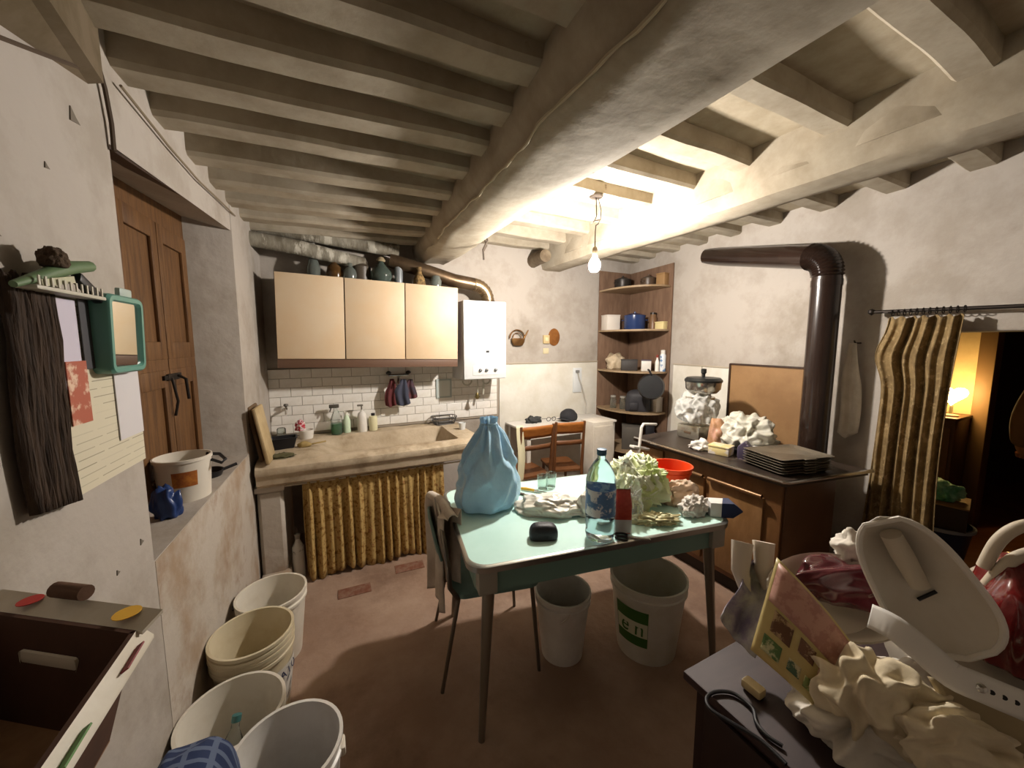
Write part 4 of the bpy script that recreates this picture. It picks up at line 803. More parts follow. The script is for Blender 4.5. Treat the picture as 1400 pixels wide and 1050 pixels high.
O('door', MB().box((-.11, -.112, .08), (.11, -.1, .82), .003), M('locker_white', '#cfc9bf'), WC); O('plinth', MB().box((-.1, -.08, 0), (.1, .08, .04)), black, WC)
# white tubular folding frame by the stove end
WS = T('white_folding_stool', 'white tubular metal folding stand beside the stove end', 'stand', (2.06, 2.02, 0))
wt_ = M('white_tube', '#d3cfc8', .4)
O('frame', MB().tube([(-.13, -.06, 0), (-.02, -.02, .60), (.06, .02, .97), (.11, .05, .985), (.30, .10, .955)], .011, 8), wt_, WS)
O('frame', MB().tube([(.10, .05, .0), (.03, .02, .45), (-.02, 0, .72), (.02, .0, .80)], .011, 8), wt_, WS)
O('step', MB().cbox((.05, .02, .815), (.17, .05, .02), .005, Matrix.Rotation(.25, 4, 'Y').to_euler()), wt_, WS)
# ================================================================ decorations on the back wall
KD = T('kettle_ornament', 'copper kettle shaped wall ornament above the dado', 'ornament', (1.83, YB - .02, 1.62))
cop = M('copper_dark', '#7d5a33', .4, metal=.6, col2='#5f4223', nscale=8)
O('bowl', MB().lathe([(.001, -.05), (.05, -.045), (.075, -.01), (.08, .03), (.001, .031)], 24, sy=.2), cop, KD)
O('hoop', MB().tube(arc((-.01, 0, .03), .085, 0, pi, 16, (1, 0, 0), (0, 0, 1)), .007, 8), cop, KD)
O('inner_hoop', MB().tube(arc((-.01, 0, .035), .05, 0, pi, 12, (1, 0, 0), (0, 0, 1)), .005, 8), cop, KD)
O('spout', MB().tube([(.06, 0, .02), (.095, 0, .07), (.12, 0, .115)], [.011, .008, .006], 8), cop, KD)
O('wall_plate', MB().lathe([(.001, 0), (.07, 0), (.075, .008), (.06, .012), (.001, .009)], 28, sy=1.25).xf(Matrix.Translation((2.285, YB + .01, 1.665)) @ Matrix.Rotation(pi / 2, 4, 'X')), M('plate_copper', '#99642f', .45, metal=.3, col2='#7e4e22', nscale=9), label='oval copper brown plate hung on the back wall', cat='plate')
SW = T('wall_switch', 'old beige wall switch box left of the copper plate', 'switch', (2.185, YB + .012, 1.64))
O('box', MB().box((-.04, -.025, -.045), (.035, 0, .045), .004), M('switch_beige', '#c2ac80', .5), SW); O('rocker', MB().box((-.02, -.03, -.02), (.015, -.024, .02), .002), M('switch_pale', '#d8c9a2', .4), SW)
O('label_tag', MB().box((-.035, -.006, -.03), (.035, 0, .03), .001), M('tag_beige', '#c9bd9a', .6), label='small beige blank tag on the wall under the switch', cat='tag', loc=(2.185, YB + .011, 1.515))
SO = T('wall_socket', 'white wall socket panel with hanging grey cable on the dado', 'socket', (2.585, YB - .007, 1.2))
O('panel', MB().box((-.05, -.012, -.16), (.07, 0, .12), .004), white_m, SO); O('plug', MB().cbox((.0, -.025, .08), (.04, .03, .03), .005), M('plug_grey', '#7c7a78', .4), SO)
O('cable', MB().tube([(.0, -.03, .07), (.02, -.03, .0), (.06, -.025, -.08), (.10, -.03, -.2), (.12, -.04, -.3), (.10, -.06, -.41)], .007, 6), M('cable_pale', '#b3aea6', .5), SO)
# ================================================================ things on the corner shelf
def boxy(name, label, cat, loc, d, mat, rz=0, lidm=None):
    t = T(name, label, cat, loc, rz); O('body', MB().box((-d[0] / 2, -d[1] / 2, 0), (d[0] / 2, d[1] / 2, d[2]), .004), mat, t)
    O('lid', MB().box((-d[0] / 2 - .003, -d[1] / 2 - .003, d[2]), (d[0] / 2 + .003, d[1] / 2 + .003, d[2] + .012), .003), lidm or mat, t); return t
def potty(name, label, loc, r, h, mat, rz=0, lid=True, cat='pot'):
    t = T(name, label, cat, loc, rz); O('body', MB().lathe([(.001, 0), (r * .9, 0), (r, .015), (r, h), (r * .96, h), (r * .95, .01), (.001, .008)], 28, cap=False), mat, t)
    if lid: O('lid', MB().lathe([(r * 1.02, h), (r * 1.02, h + .008), (r * .5, h + .028), (.012, h + .034), (.012, h + .05), (.001, h + .052)], 28), mat, t)
    for s in (-1, 1): O('handle', MB().tube(arc((s * r, 0, h * .7), .025, -pi / 2, pi / 2, 8, (s, 0, 0), (0, 1, 0)), .005, 6), mat, t)
    return t
dk = M('dark_pan', '#2d2824', .4, metal=.4)
potty('cooking_pot', 'dark lidded pot at the left of the top shelf', (3.06, 3.30, SHZ[0]), .09, .10, dk)
potty('cooking_pot', 'dark lidded pot at the right of the top shelf', (3.2, 3.06, SHZ[0]), .08, .09, M('pan_brown', '#4a3a2c', .4))
boxy('wooden_box', 'small wooden box at the right end of top shelf', 'box', (3.235, 2.90, SHZ[0]), (.08, .10, .12), M('box_tan', '#92714a', .6), .1)
boxy('white_box', 'white box at the left end of the second shelf', 'box', (2.97, 3.38, SHZ[1]), (.16, .14, .16), M('box_white', '#cfc7bd', .6), -.2)
potty('blue_pot', 'dark blue enamel pot in the middle of second shelf', (3.12, 3.16, SHZ[1]), .115, .15, M('enamel_blue', '#24365f', .25), -.9)
bottle('brown_jar', 'brown jar behind the blue pot on second shelf', (3.25, 3.02, SHZ[1]), [(.001, 0), (.04, 0), (.042, .13), (.03, .15), (.03, .17)], M('jar_brown', '#6d5138', .4), [(.034, .165), (.034, .185), (.001, .187)], dk, cat='jar')
boxy('butter_box', 'small cream box at the right end of second shelf', 'box', (3.25, 2.905, SHZ[1]), (.07, .11, .07), M('box_cream', '#d0c08c', .6))
O('folded_cloths', MB().blob((0, 0, 0), (.13, .10, .14), 51, .3, 2.4, 4), M('cloth_beige', '#c4b49a', .9, col2='#a8967a', nscale=6), label='pile of beige cloths at left of the third shelf', cat='cloths', loc=(3.04, 3.36, SHZ[2]))
boxy('dark_box', 'dark flat box on the front of the third shelf', 'box', (3.03, 3.13, SHZ[2]), (.17, .11, .11), M('box_dark', '#34302e', .6), -.7)
boxy('white_tin', 'white square tin on the front of third shelf', 'tin', (3.13, 2.98, SHZ[2]), (.10, .09, .11), M('tin_white', '#cdcac4', .4), -.8, M('lid_purple', '#4a4050', .5))
bottle('small_bottle', 'small white bottle on third shelf beside the spray can', (3.19, 2.885, SHZ[2]), [(.001, 0), (.022, 0), (.022, .1), (.01, .13), (.01, .15)], M('soap_white', '#dad7d0'), [(.012, .148), (.012, .175), (.001, .176)], M('cap_red', '#8d3a30', .5))
bottle('spray_can', 'tall white and blue spray can at right of third shelf', (3.245, 2.86, SHZ[2]), [(.001, 0), (.031, 0), (.031, .17), (.024, .185), (.012, .19)], M('can_white_blue', '#d5d9dc', .3, col2='#4f78a8', nscale=7, lo=.5, hi=.53), [(.024, .185), (.024, .225), (.001, .23)], M('soap_white', '#dad7d0'))
PN = T('hanging_pan', 'round black frying pan hanging from the third shelf edge', 'pan', (2.915, 2.70, 1.165))
fdir = V((-2.9, -2.7, .3)).normalized(); qm = fdir.to_track_quat('Z', 'Y').to_matrix().to_4x4()
O('dish', MB().lathe([(.001, 0), (.115, 0), (.13, -.035), (.126, -.035), (.11, -.006), (.001, -.006)], 32, cap=False).xf(qm), M('pan_black', '#1f1f21', .4), PN)
O('handle', MB().tube([(0, .0, .12), (.06, .09, .16), (.1, .14, .16)], .01, 8), M('pan_black', '#1f1f21'), PN)
for i, (x, y) in enumerate(((2.97, 3.30), (3.02, 3.20))):
    bottle('glass_jar', 'clear glass jar on fourth shelf, ' + ('left one' if i == 0 else 'right one next to black bag'), (x, y, SHZ[3]), [(.001, 0), (.035, 0), (.036, .1), (.028, .115), (.028, .13)], glass, [(.031, .125), (.031, .145), (.001, .147)], M('cap_grey', '#8f8b83'), cat='jar')
BGk = T('black_bag', 'black soft bag with flap standing on the fourth shelf', 'bag', (3.07, 3.02, SHZ[3]), -.75)
O('pouch', MB().blob((0, 0, 0), (.135, .075, .16), 61, .08, 1.6, 4, fn=lambda p: V((math.copysign(abs(p.x) ** .6, p.x), math.copysign(abs(p.y) ** .6, p.y), math.copysign(abs(p.z) ** .7, p.z)))), M('nylon_black', '#2b2a2e', .6), BGk)
O('front_pocket', MB().box((-.09, -.09, .02), (.0, -.07, .10), .01), M('nylon_black', '#2b2a2e'), BGk)
boxy('white_carton', 'white carton at the right end of fourth shelf', 'carton', (3.22, 2.90, SHZ[3]), (.09, .09, .15), M('box_white', '#cfc7bd'))
O('blue_packet', MB().box((-.05, -.02, 0), (.05, .02, .13), .006), M('packet_blue', '#8fa5bb', .4, col2='#d4d8dc', nscale=9, lo=.5, hi=.55), label='pale blue packet behind black bag on fourth shelf', cat='packet', loc=(3.20, 3.16, SHZ[3]), rot=(.1, 0, -.8))
boxy('grey_case', 'dark grey case on the lowest shelf', 'case', (3.08, 3.10, SHZ[4]), (.22, .16, .26), M('case_grey', '#55504a', .6), -.75)
boxy('black_tin', 'tall black tin on the lowest shelf', 'tin', (3.19, 2.95, SHZ[4]), (.09, .09, .28), black, -.75)
O('violet_cloth', MB().blob((0, 0, 0), (.08, .09, .16), 66, .35, 2.5, 4), M('cloth_violet', '#7d7382', .9), label='greyish violet cloth bundle at right of the lowest shelf', cat='cloth', loc=(3.20, 2.88, SHZ[4]))
# ================================================================ things on the stove
Zv = .851
JU = T('juice_machine', 'chrome appliance base wrapped in clear plastic on the stove', 'appliance', (2.66, 1.97, Zv))
O('base', MB().box((-.12, -.10, 0), (.12, .10, .11), .012), M('steel_dull', '#b9b4a6', .25, metal=.8), JU)
O('neck', MB().lathe([(.07, .11), (.06, .16), (.10, .20), (.11, .33), (.001, .331)], 24), M('steel_dull', '#b9b4a6'), JU)
O('badge', MB().box((-.124, -.03, .045), (-.119, .03, .06)), M('badge_dark', '#5c4a3a', .5), JU)
O('plastic_wrap', MB().blob((-.02, .0, .14), (.165, .16, .165), 71, .2, 3.0, 6, flat=True), M('wrap_film', '#e6e6e2', .15, trans=.55, ior=1.15), JU)
SPn = T('steel_pan', 'steel pan with black lid sitting on the wrapped appliance', 'pan', (2.675, 1.955, Zv + .362))
O('body', MB().lathe([(.001, 0), (.10, 0), (.125, .03), (.13, .085), (.001, .086)], 32), M('steel', '#a6a29a', .2, metal=.9), SPn)
O('lid', MB().lathe([(.135, .085), (.137, .10), (.12, .118), (.02, .122), (.001, .122)], 32), M('lid_black', '#1e1f1e', .35), SPn); O('knob', MB().lathe([(.012, .12), (.012, .145), (.02, .155), (.02, .185), (.001, .19)], 16), M('lid_black', '#1e1f1e'), SPn)
O('plastic_heap', MB().blob((0, 0, 0), (.19, .19, .18), 81, .22, 3.4, 6), M('heap_film', '#dad8cc', .3, col2='#c7c3b2', nscale=5, trans=.15, sss=.2), label='big crumpled whitish plastic bag heap in front of brown board', cat='bag', loc=(2.68, 1.60, Zv), rot=(0, 0, .4))
O('brown_packet', MB().blob((0, 0, 0), (.07, .065, .15), 84, .16, 2.6, 4), M('packet_tan', '#a87e5c', .5, col2='#c79a86', nscale=8, lo=.45, hi=.55), label='tan and pink food packet beside the wrapped appliance', cat='packet', loc=(2.55, 1.725, Zv))
O('white_napkin', MB().blob((0, 0, 0), (.08, .07, .05), 86, .5, 2.6, 4), M('napkin', '#dcd8d2', .8), label='crumpled white napkin near the stove front edge', cat='napkin', loc=(2.37, 1.73, Zv))
yc = boxy('yellow_carton', 'small yellow and white carton at the stove front edge', 'carton', (2.395, 1.59, Zv), (.10, .13, .05), M('carton_yellow', '#d6c38a', .5, col2='#d8d0c8', nscale=14, lo=.5, hi=.55), .25)
O('purple_packet', MB().rings([[(x, y, z) for x, y in rrect(a_, b_, .006, 3)] for a_, b_, z in ((.03, .035, 0), (.034, .04, .02), (.034, .04, .08), (.03, .006, .115))]), M('packet_purple', '#4a4256', .35, col2='#a89aa8', nscale=14, lo=.52, hi=.56), label='dark purple foil packet beside the tray stack', cat='packet', loc=(2.425, 1.445, Zv), rot=(0, 0, .4))
O('black_wallet', MB().cbox((0, 0, .02), (.09, .11, .025), .008), black, label='black wallet behind the yellow carton', cat='wallet', loc=(2.52, 1.585, Zv))
O('paper_sheet', MB().grid(lambda u, v: V((-.10 + .2 * u, -.07 + .14 * v, .012 + .015 * noise.noise(V((u * 3, v * 3, 4))))), 16, 12), M('sheet_white', '#d5d2cc', .7), label='loose white sheet behind the black wallet', cat='paper', loc=(2.56, 1.44, Zv + .05), solid=.002, rot=(0, 0, .3))
tray_m = M('tray_grey', '#8d8474', .35, metal=.5, col2='#7a7162', nscale=6)
tm = MB().rings([[(x, y, z) for x, y in rrect(.185 + e_, .135 + e_, .02, 4)] for e_, z in ((-.02, 0), (0, .014), (.006, .016), (0.001, .0175), (-.022, .003))])
me_t = None
for i in range(6):
    if i == 0:
        t0 = T('oven_tray', 'grey metal oven tray at the bottom of the stack', 'tray', (2.49, 1.235, Zv), math.radians(-14), 'oven trays stacked on the stove'); O('pan', tm, tray_m, t0)
        O('handle', MB().box((-.04, -.152, .012), (.04, -.135, .016), .001), tray_m, t0)
    else:
        copy_thing(t0, (2.49 + .004 * (i % 2), 1.235, Zv + .0155 * i), math.radians(-14 + random.uniform(-1.5, 1.5)), 'grey metal oven tray, %s in the stack' % (('second from bottom', 'third from bottom', 'fourth from bottom', 'second from the top', 'topmost')[i - 1]))
# towel by the stove pipe
hang(0, 0, 0, .10, .62, M('towel_white', '#c9c2b8', .9, col2='#b5ada1', nscale=6), 'long white towel hanging beside the brown stove pipe', 4, name='hanging_towel', cat='towel', foldn=2, pinch=.35).location = (3.02, 1.165, 1.60)
bpy.data.objects['hanging_towel'].rotation_euler = (0, 0, math.radians(-60))
O('towel_hook', MB().tube([(xr(1.16) - .005, 1.16, 1.60), (3.03, 1.165, 1.60), (3.015, 1.165, 1.615)], .005, 6), iron, label='small iron hook holding the white towel on the wall', cat='hook')
# dangling cord from the main beam, wires near the pipe
O('beam_cord', MB().tube([(1.10, 2.62, 2.40), (1.115, 2.60, 2.34), (1.08, 2.60, 2.27), (1.085, 2.60, 2.20)], .007, 6).tube([(1.10, 2.64, 2.38), (1.12, 2.63, 2.31), (1.09, 2.62, 2.26)], .006, 6), M('cord_brown', '#4a4036'), label='short dark cord looped around the main beam end', cat='cord')
# ================================================================ next room seen through the doorway
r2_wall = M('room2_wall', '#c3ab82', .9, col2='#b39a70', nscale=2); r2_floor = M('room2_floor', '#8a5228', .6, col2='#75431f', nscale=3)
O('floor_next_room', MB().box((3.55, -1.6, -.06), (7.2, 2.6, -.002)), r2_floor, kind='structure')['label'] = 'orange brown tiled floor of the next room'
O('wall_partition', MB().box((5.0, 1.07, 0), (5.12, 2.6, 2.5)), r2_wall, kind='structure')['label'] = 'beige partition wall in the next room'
O('wall_far', MB().box((7.1, -1.6, 0), (7.2, 2.6, 2.5)), M('room2_dark', '#4a3524', .9), kind='structure')['label'] = 'dark far wall of the next room'  # darkness of the unlit hall is put into this wall's colour
O('wall_side', MB().box((3.45, 2.5, 0), (7.2, 2.6, 2.5)).box((3.35, -1.7, 0), (7.2, -1.6, 2.5)), M('room2_dim', '#7a6245', .9), kind='structure')['label'] = 'dim side walls of the next room'  # darker copy of the room's beige, dimness painted into the colour
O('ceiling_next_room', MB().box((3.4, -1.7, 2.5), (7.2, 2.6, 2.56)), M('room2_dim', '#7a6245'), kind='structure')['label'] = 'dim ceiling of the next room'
O('trim_4', MB().box((4.97, .98, 0), (5.15, 1.075, 2.1), .004), M('post_brown', '#6e5232', .6), kind='structure')['label'] = 'brown wooden door post at the partition end'
O('trim_5', MB().prism([(xr(DY1) - .01, DY1 - .04), (xr(DY1) + .3, DY1 - .04), (xr(DY1) + .3, DY1 + .004), (xr(DY1) - .01, DY1 + .004)], 0, DZ), darkwood, kind='structure')['label'] = 'dark wooden jamb of the doorway'
SB = T('sideboard', 'low brown sideboard with a lit lamp in the next room', 'sideboard', (4.80, 1.35, 0))
O('body', MB().box((-.18, -.28, .06), (.18, .6, .96), .004), M('sideboard_brown', '#5a3c24', .5), SB); O('top', MB().box((-.2, -.29, .96), (.19, .62, .985), .004), M('sideboard_brown', '#5a3c24'), SB)
for y_ in (-.26, .1): O('door', MB().box((-.195, y_, .12), (-.18, y_ + .34, .9), .004), M('sideboard_door', '#6b4a2e', .5), SB)
O('foot', MB().box((-.15, -.25, 0), (.15, .57, .06)), darkwood, SB)
LA = T('table_lamp', 'small lit lamp with heart-shaped cream shade on the sideboard', 'lamp', (4.74, 1.135, .986))
hp = []
for i in range(24):
    a = 2 * pi * i / 24; hp.append((.0052 * 16 * math.sin(a) ** 3, .0052 * (13 * math.cos(a) - 5 * math.cos(2 * a) - 2 * math.cos(3 * a) - math.cos(4 * a))))
O('shade', MB().rings([[(d_, x * k_, .18 + z * k_) for x, z in hp] for d_, k_ in ((-.03, .8), (-.02, 1), (.02, 1), (.03, .8))]), M('lamp_glow', '#f5dfa4', .5, emit='#ffd68a', estr=45), LA)
O('stem', MB().lathe([(.001, 0), (.05, 0), (.05, .01), (.012, .02), (.012, .1)], 16), M('lamp_base', '#a89878', .4), LA)
O('white_figurine', MB().lathe([(.001, 0), (.03, 0), (.025, .03), (.015, .05), (.02, .07), (.001, .09)], 14), white_m, label='tiny white figurine beside the lit lamp', cat='figurine', loc=(4.68, 1.22, .986))
# bundle near the doorway in the next room
t = T('blue_bucket', 'dark blue bucket on the floor beyond the doorway', 'bucket', (4.0, .945, 0))
O('body', MB().lathe([(.001, 0), (.13, 0), (.165, .29), (.17, .30), (.158, .30), (.125, .01), (.001, .01)], 28, cap=False), M('bucket_blue', '#26304a', .5), t); O('rim', MB().lathe([(.165, .27), (.178, .275), (.178, .295), (.165, .30)], 28, cap=False), M('rim_grey', '#8c9099', .5), t)
boxy('dark_carton', 'dark carton resting on the blue bucket', 'carton', (4.0, .945, .30), (.30, .26, .16), M('carton_dark', '#35271d', .7), .2, M('carton_tan', '#8a6b45', .7))
O('green_cloth', MB().blob((0, 0, 0), (.13, .10, .10), 91, .4, 2.6, 4), M('cloth_green', '#4f9a6c', .6, col2='#9cc9a8', nscale=8), label='shiny green and white bundle on top of dark carton', cat='cloth', loc=(4.0, .945, .475))
# person in the next room (mostly outside the frame), back turned
def skin_mesh(name, verts, edges, radii, mat, parent, sub=2):
    me = bpy.data.meshes.new(name); me.from_pydata(verts, edges, []); o = bpy.data.objects.new(name, me); COL.objects.link(o); o.parent = parent
    md = o.modifiers.new('skin', 'SKIN'); md.use_smooth_shade = True
    for v, r in zip(me.skin_vertices[0].data, radii): v.radius = (r, r) if not isinstance(r, tuple) else r
    me.skin_vertices[0].data[0].use_root = True
    s = o.modifiers.new('sub', 'SUBSURF'); s.levels = sub; s.render_levels = sub; me.materials.append(mat); return o
PS = T('person', 'person in brown sweater and dark trousers standing with back turned', 'person', (3.98, .38, 0), math.radians(12))
skin_c = M('skin', '#c08a6a', .6, sss=.1)
# x forward (away from the camera), y left, z up
vb = [(0, 0, .95), (0, 0, 1.15), (0, 0, 1.32), (.0, 0, 1.42), (.02, 0, 1.50), (.03, 0, 1.60), (.03, 0, 1.68),
      (0, .10, .90), (.01, .11, .50), (0, .11, .08), (.10, .12, .03), (0, -.10, .90), (.01, -.11, .50), (0, -.11, .08), (.10, -.12, .03),
      (0, .19, 1.37), (.0, .25, 1.12), (.12, .24, .93), (.19, .22, .88), (0, -.19, 1.37), (.0, -.25, 1.12), (.12, -.24, .93), (.19, -.22, .88)]
eb = [(0, 1), (1, 2), (2, 3), (3, 4), (4, 5), (5, 6), (0, 7), (7, 8), (8, 9), (9, 10), (0, 11), (11, 12), (12, 13), (13, 14), (2, 15), (15, 16), (16, 17), (17, 18), (2, 19), (19, 20), (20, 21), (21, 22)]
rb = [.13, .12, .13, .06, .055, .095, .07, .085, .06, .045, .035, .085, .06, .045, .035, .055, .045, .035, .03, .055, .045, .035, .03]
skin_mesh('body', vb, eb, rb, skin_c, PS)
skin_mesh('sweater', [vb[0], vb[1], vb[2], vb[3], vb[15], vb[16], vb[17], vb[19], vb[20], vb[21]], [(0, 1), (1, 2), (2, 3), (2, 4), (4, 5), (5, 6), (2, 7), (7, 8), (8, 9)], [.165, .16, .165, .09, .085, .068, .055, .085, .068, .055], M('sweater_brown', '#7d5f40', .95, bump=.2, bscale=80), PS)
skin_mesh('trousers', [vb[0], vb[7], vb[8], vb[9], vb[11], vb[12], vb[13]], [(0, 1), (1, 2), (2, 3), (0, 4), (4, 5), (5, 6)], [.15, .115, .085, .07, .115, .085, .07], M('trousers_dark', '#23222c', .9), PS)
for s in (-1, 1): O('shoe', MB().blob((.06, s * .115, 0), (.13, .05, .07), 2, .02, 1, 3, ridged=False), black, PS)
O('hair', MB().blob((.025, 0, 1.64), (.10, .095, .12), 3, .08, 3, 4, flat=False), M('hair_dark', '#2c211a', .8), PS)
for i in range(5):
    for s in (-1, 1):
        O('finger', MB().tube([(.20, s * (.205 + .012 * i), .875), (.235, s * (.20 + .012 * i), .855 - .003 * i), (.25, s * (.198 + .012 * i), .83 + (.004 * abs(i - 2)))], [.009, .008, .007], 6), skin_c, PS)
# ================================================================ foreground right: chest with a heap of things
CHs = T('low_chest', 'dark purplish brown chest in the right foreground', 'chest', (0, 0, 0))
cm_ = M('chest_dark', '#3a2929', .6, col2='#302121', nscale=4, stretch=(1, 4, 4))
O('top', MB().box((.85, -.42, .675), (1.80, .635, .70), .005), cm_, CHs)
O('body', MB().box((.88, -.40, .06), (1.78, .61, .675)), M('chest_front', '#2b1a16', .55), CHs)
for y_ in (-.38, .12): O('drawer', MB().box((.868, y_, .40), (.881, y_ + .46, .64), .004), M('chest_front', '#2b1a16'), CHs)
for y_ in (-.36, .57):
    for x_ in (.92, 1.74): O('foot', MB().box((x_ - .03, y_ - .03, 0), (x_ + .03, y_ + .03, .06)), black, CHs)
CT = .701
def patch(name, P00, P10, P01, P11, mat, label, cat, bend=.03, th_=.003, nu=16, nv=12, wr=.0, seed=1, parent=None):
    """bent sheet through four corner points"""
    n_ = ((P10 - P00).cross(P01 - P00)).normalized()
    def f(u, v):
        p = P00 * (1 - u) * (1 - v) + P10 * u * (1 - v) + P01 * (1 - u) * v + P11 * u * v
        return p + n_ * (bend * math.sin(pi * u) + wr * noise.noise(V((u * 3 + seed, v * 3, seed))))
    return O(name, MB().grid(f, nu, nv), mat, parent, label=label, cat=cat, solid=th_)
lin = M('linen_white', '#dcd6cb', .9, col2='#cbc3b5', nscale=5, bump=.1, bscale=60); lin_b = M('linen_beige', '#dccfb4', .9, col2='#c9bb9c', nscale=5, bump=.1, bscale=60)
p = at(1190, 985, .93)
O('white_laundry', MB().blob((0, 0, 0), (.22, .15, .08), 101, .26, 2.4, 6, st=(.8, 1.8, 1)), lin, label='large heap of white laundry at the bottom of the pile', cat='laundry', loc=(1.15, .33, CT), rot=(0, 0, -.3))
O('white_laundry', MB().blob((0, 0, 0), (.20, .17, .24), 104, .22, 1.8, 5), M('linen_grey', '#a39a8c', .9), label='grey white laundry bag supporting the pile towards the doorway', cat='laundry', loc=(1.50, .26, CT))
patch('plastic_folder', at(1042, 900, .985), at(1208, 1036, .84), at(1075, 870, 1.0), at(1212, 960, .90), M('folder_dark', '#3f5257', .15, col2='#2b363c', nscale=3, coat=.5), 'glossy dark blue-green plastic folder under the flyer', 'folder', .035, .004, wr=.02)
flm = M('flyer_print', '#cdbf86', .35, col2='#c79a8d', nscale=5, lo=.42, hi=.58, col3='#7a8a4e', n3=16, lo3=.62, hi3=.66)
FP = (at(1026, 888, .95), at(1142, 992, .86), at(1062, 762, 1.02), at(1172, 890, .90)); fn_ = ((FP[1] - FP[0]).cross(FP[2] - FP[0])).normalized()
if fn_.dot(V((0, 0, CAMH)) - FP[0]) < 0: fn_ = -fn_
def flyf(u, v, off=0): return FP[0] * (1 - u) * (1 - v) + FP[1] * u * (1 - v) + FP[2] * (1 - u) * v + FP[3] * u * v + fn_ * (.025 * math.sin(pi * u) + off)
FL = T('advert_flyer', 'yellow and pink printed advert flyer leaning on the laundry pile', 'flyer', (0, 0, 0))
O('sheet', MB().grid(flyf, 20, 14), M('flyer_yellow', '#d3c489', .4, col2='#c9b275', nscale=4), FL, solid=.003)
for (u0, u1, v0, v1, c1, c2) in ((.03, .97, .55, .97, '#c79a8a', '#b58478'), (.12, .34, .30, .52, '#6b4a34', '#b79a72'), (.08, .28, .08, .24, '#5d7a48', '#c9c79a'), (.36, .50, .10, .22, '#4f6a52', '#d2c8a0'), (.55, .92, .08, .20, '#8a9a5a', '#d8cf98'), (.42, .6, .34, .50, '#7c5844', '#c8ad8c'), (.66, .9, .28, .48, '#a86a50', '#d8bfa0')):
    O('print_block', MB().grid(lambda u, v: flyf(u0 + (u1 - u0) * u, v0 + (v1 - v0) * v, .003), 8, 6), M('print_' + c1[1:], c1, .4, col2=c2, nscale=40, lo=.48, hi=.55), FL, solid=.001)
patch('plastic_sleeve', at(985, 845, 1.06), at(1032, 900, 1.0), at(1030, 765, 1.12), at(1066, 790, 1.09), M('sleeve_lilac', '#8f86a0', .15, col2='#c5c6be', nscale=5, lo=.45, hi=.6, coat=.4), 'crinkled lilac and clear plastic sleeve left of the flyer', 'sleeve', -.03, .003, wr=.05)
for i, (a_, b_, lab) in enumerate((((1000, 735), (1030, 732), 'rolled cream paper tube left of the maroon bag'), ((1032, 735), (1056, 738), 'second cream paper roll beside the maroon bag'))):
    O('paper_roll', MB().tube([at(a_[0] + 22, a_[1] + 85, 1.10), at(a_[0] + 12, a_[1] + 45, 1.12), at((a_[0] + b_[0]) / 2, a_[1] + 6, 1.14)], [.012, .024, .030], 12), M('paper_cream', '#d3c8b8', .8), label=lab, cat='paper roll')
# white oval basin with maroon bag
BA = T('white_basin', 'white oval plastic basin with rolled rim tilted on the pile', 'basin', at(1145, 812, 1.03), rot=(math.radians(30), math.radians(-6), math.radians(-28)))
O('bowl', MB().lathe([(.001, -.075), (.10, -.07), (.135, -.02), (.155, .0), (.162, .004), (.165, -.004), (.16, -.01), (.138, -.028), (.10, -.08), (.001, -.083)], 40, cap=False, sx=1.08, sy=.72), M('basin_cream', '#ddd5c6', .4), BA)
O('maroon_bag', MB().blob((0, 0, 0), (.13, .07, .07), 111, .28, 1.5, 5, st=(.8, 2, 1)), M('maroon_glossy', '#4a1820', .18, col2='#6b3038', nscale=4, coat=.4), label='crumpled glossy maroon plastic bag lying in the white basin', cat='bag', loc=at(1145, 808, 1.05), rot=(math.radians(15), 0, math.radians(-28)))
O('white_cloth', MB().blob((0, 0, 0), (.07, .05, .06), 114, .4, 2.2, 4), lin, label='small folded white cloth behind the maroon bag', cat='cloth', loc=at(1165, 760, 1.13))
# white moulded seat shell
SH = T('seat_shell', 'white moulded plastic child seat shell with raised rim', 'seat', at(1260, 800, .84))
o0 = at(1260, 800, .84); axp = at(1325, 895, .80) - at(1203, 702, .87); L2 = axp.length / 2; ax = axp.normalized(); nr = (V((0, 0, CAMH)) - o0).normalized(); nr = (nr - ax * nr.dot(ax)).normalized(); sdv = ax.cross(nr)
def shell(u, v, off=0):
    s_ = (v - .5) * 2; t_ = (u - .5) * 2; w_ = (.068 + .028 * u) * math.sqrt(max(.0, 1 - abs(t_) ** 3.2)) + .002
    dep = -.055 * (1 - s_ * s_) * (1 - t_ ** 4)
    return ax * (t_ * L2) + sdv * (s_ * w_) + nr * (dep + off)
shm = M('seat_white', '#dcd5c8', .4, col2='#d2c9ba', nscale=4)
O('shell', MB().grid(shell, 30, 20), shm, SH, solid=.006)
rim = [shell(i / 30, 0) for i in range(31)] + [shell(i / 30, 1) for i in range(30, -1, -1)]
O('rim', MB().tube(rim[1:-1], .0065, 8, loop=True), M('seat_rim', '#e6e1d8', .35), SH)
O('padding_roll', MB().tube([shell(.14, .48, .028), shell(.3, .5, .03), shell(.55, .52, .026)], [.02, .022, .018], 12), M('padding_cream', '#d2c8b4', .8), SH)
O('slot', MB().tube([shell(.62, .40, .01), shell(.66, .62, .01)], .004, 6), black, SH)
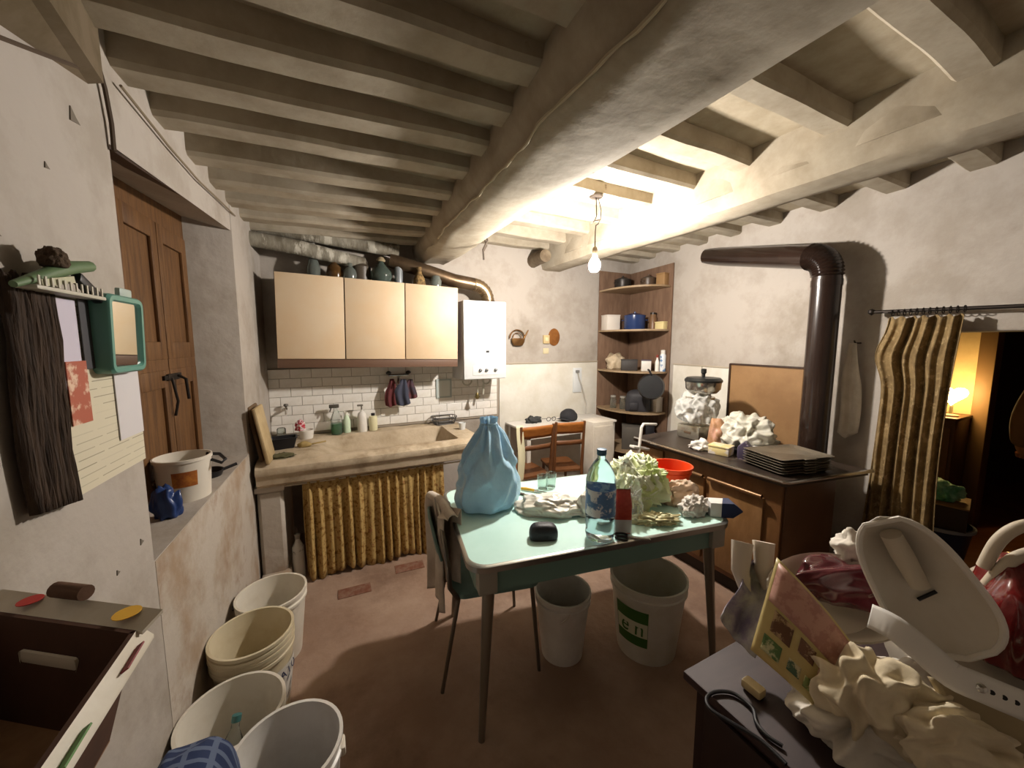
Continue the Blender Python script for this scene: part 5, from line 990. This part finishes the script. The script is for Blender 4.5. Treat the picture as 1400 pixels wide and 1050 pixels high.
# strap with holes and studs
STp = T('white_strap', 'white perforated strap with metal studs across the pile', 'strap', (0, 0, 0))
cl = [(1190, 842, .86), (1222, 858, .82), (1262, 890, .785), (1300, 922, .76), (1340, 940, .745), (1400, 965, .725), (1450, 985, .71)]
cl = smooth_path([at(*c_) for c_ in cl], 4)
def strapf(u, v):
    i = min(len(cl) - 2, int(u * (len(cl) - 1))); f = u * (len(cl) - 1) - i
    p = cl[i] * (1 - f) + cl[i + 1] * f; d = (cl[min(i + 1, len(cl) - 1)] - cl[max(i - 1, 0)]).normalized(); n_ = (V((0, 0, CAMH)) - p).normalized(); w_ = d.cross(n_).normalized()
    return p + w_ * ((v - .5) * .052) + n_ * (.004 * math.sin(v * pi))
O('band', MB().grid(strapf, 72, 6), M('strap_white', '#e8e5df', .35), STp, solid=.005)
for u in (.715, .76, .805, .85): q = strapf(u, .5); n_ = (V((0, 0, CAMH)) - q).normalized(); O('hole', MB().tube([q + n_ * .002, q + n_ * .0045], .0045, 10), black, STp)
for u in (.67, .905): q = strapf(u, .5); n_ = (V((0, 0, CAMH)) - q).normalized(); O('stud', MB().tube([q + n_ * .001, q + n_ * .006, q + n_ * .009], [.009, .0085, .004], 12), chrome, STp)
patch('beige_flap', at(1272, 925, .80), at(1430, 985, .74), at(1320, 1010, .76), at(1440, 1060, .70), M('flap_beige', '#a89878', .8), 'beige padded flap hanging under the white strap', 'flap', .03, .012)
O('beige_cloth', MB().blob((0, 0, 0), (.12, .085, .10), 121, .24, 2.6, 6, st=(1.5, .8, 1)), lin_b, label='crumpled beige cotton cloth in the middle of the pile', cat='cloth', loc=at(1180, 962, .87), rot=(math.radians(25), 0, math.radians(-40)))
O('beige_cloth', MB().blob((0, 0, 0), (.10, .07, .075), 127, .26, 2.4, 6, st=(.7, 2.0, 1)), lin_b, label='wrinkled beige cloth at the bottom edge below the strap', cat='cloth', loc=at(1290, 1030, .76), rot=(math.radians(20), 0, math.radians(-50)))
RB = T('red_bag', 'shiny dark red vinyl bag with pale looped handles at the right edge', 'bag', at(1395, 905, .84))
O('pouch', MB().blob((0, 0, 0), (.10, .12, .17), 131, .3, 1.6, 5, st=(1, 1, .5)), M('red_vinyl', '#5e1214', .15, col2='#741a1a', nscale=3, coat=.5), RB)
q0 = at(1395, 905, .84)
for pts_ in (((1345, 775, .86), (1365, 740, .84), (1395, 720, .82), (1440, 715, .82)), ((1350, 800, .86), (1385, 765, .83), (1440, 748, .82))):
    O('bag_handle', MB().tube(smooth_path([at(*p_) - q0 for p_ in pts_]), .012, 14), M('handle_beige', '#c4b8a4', .6), RB)
cab = [at_z(x, y, CT + .006) for x, y in ((1075, 1045), (1040, 1012), (1000, 988), (972, 970), (966, 955), (978, 946), (1003, 948), (1028, 968), (1034, 988), (1048, 1005), (1070, 1020))]
CBL = T('black_cable', 'black electric cable coiled on the chest corner', 'cable', (0, 0, 0))
O('wire', MB().tube(smooth_path(cab), .0045, 8), black, CBL); O('plug', MB().cbox(at_z(1030, 940, CT + .014), (.03, .05, .024), .006), M('plug_cream', '#c9b78c', .5), CBL)
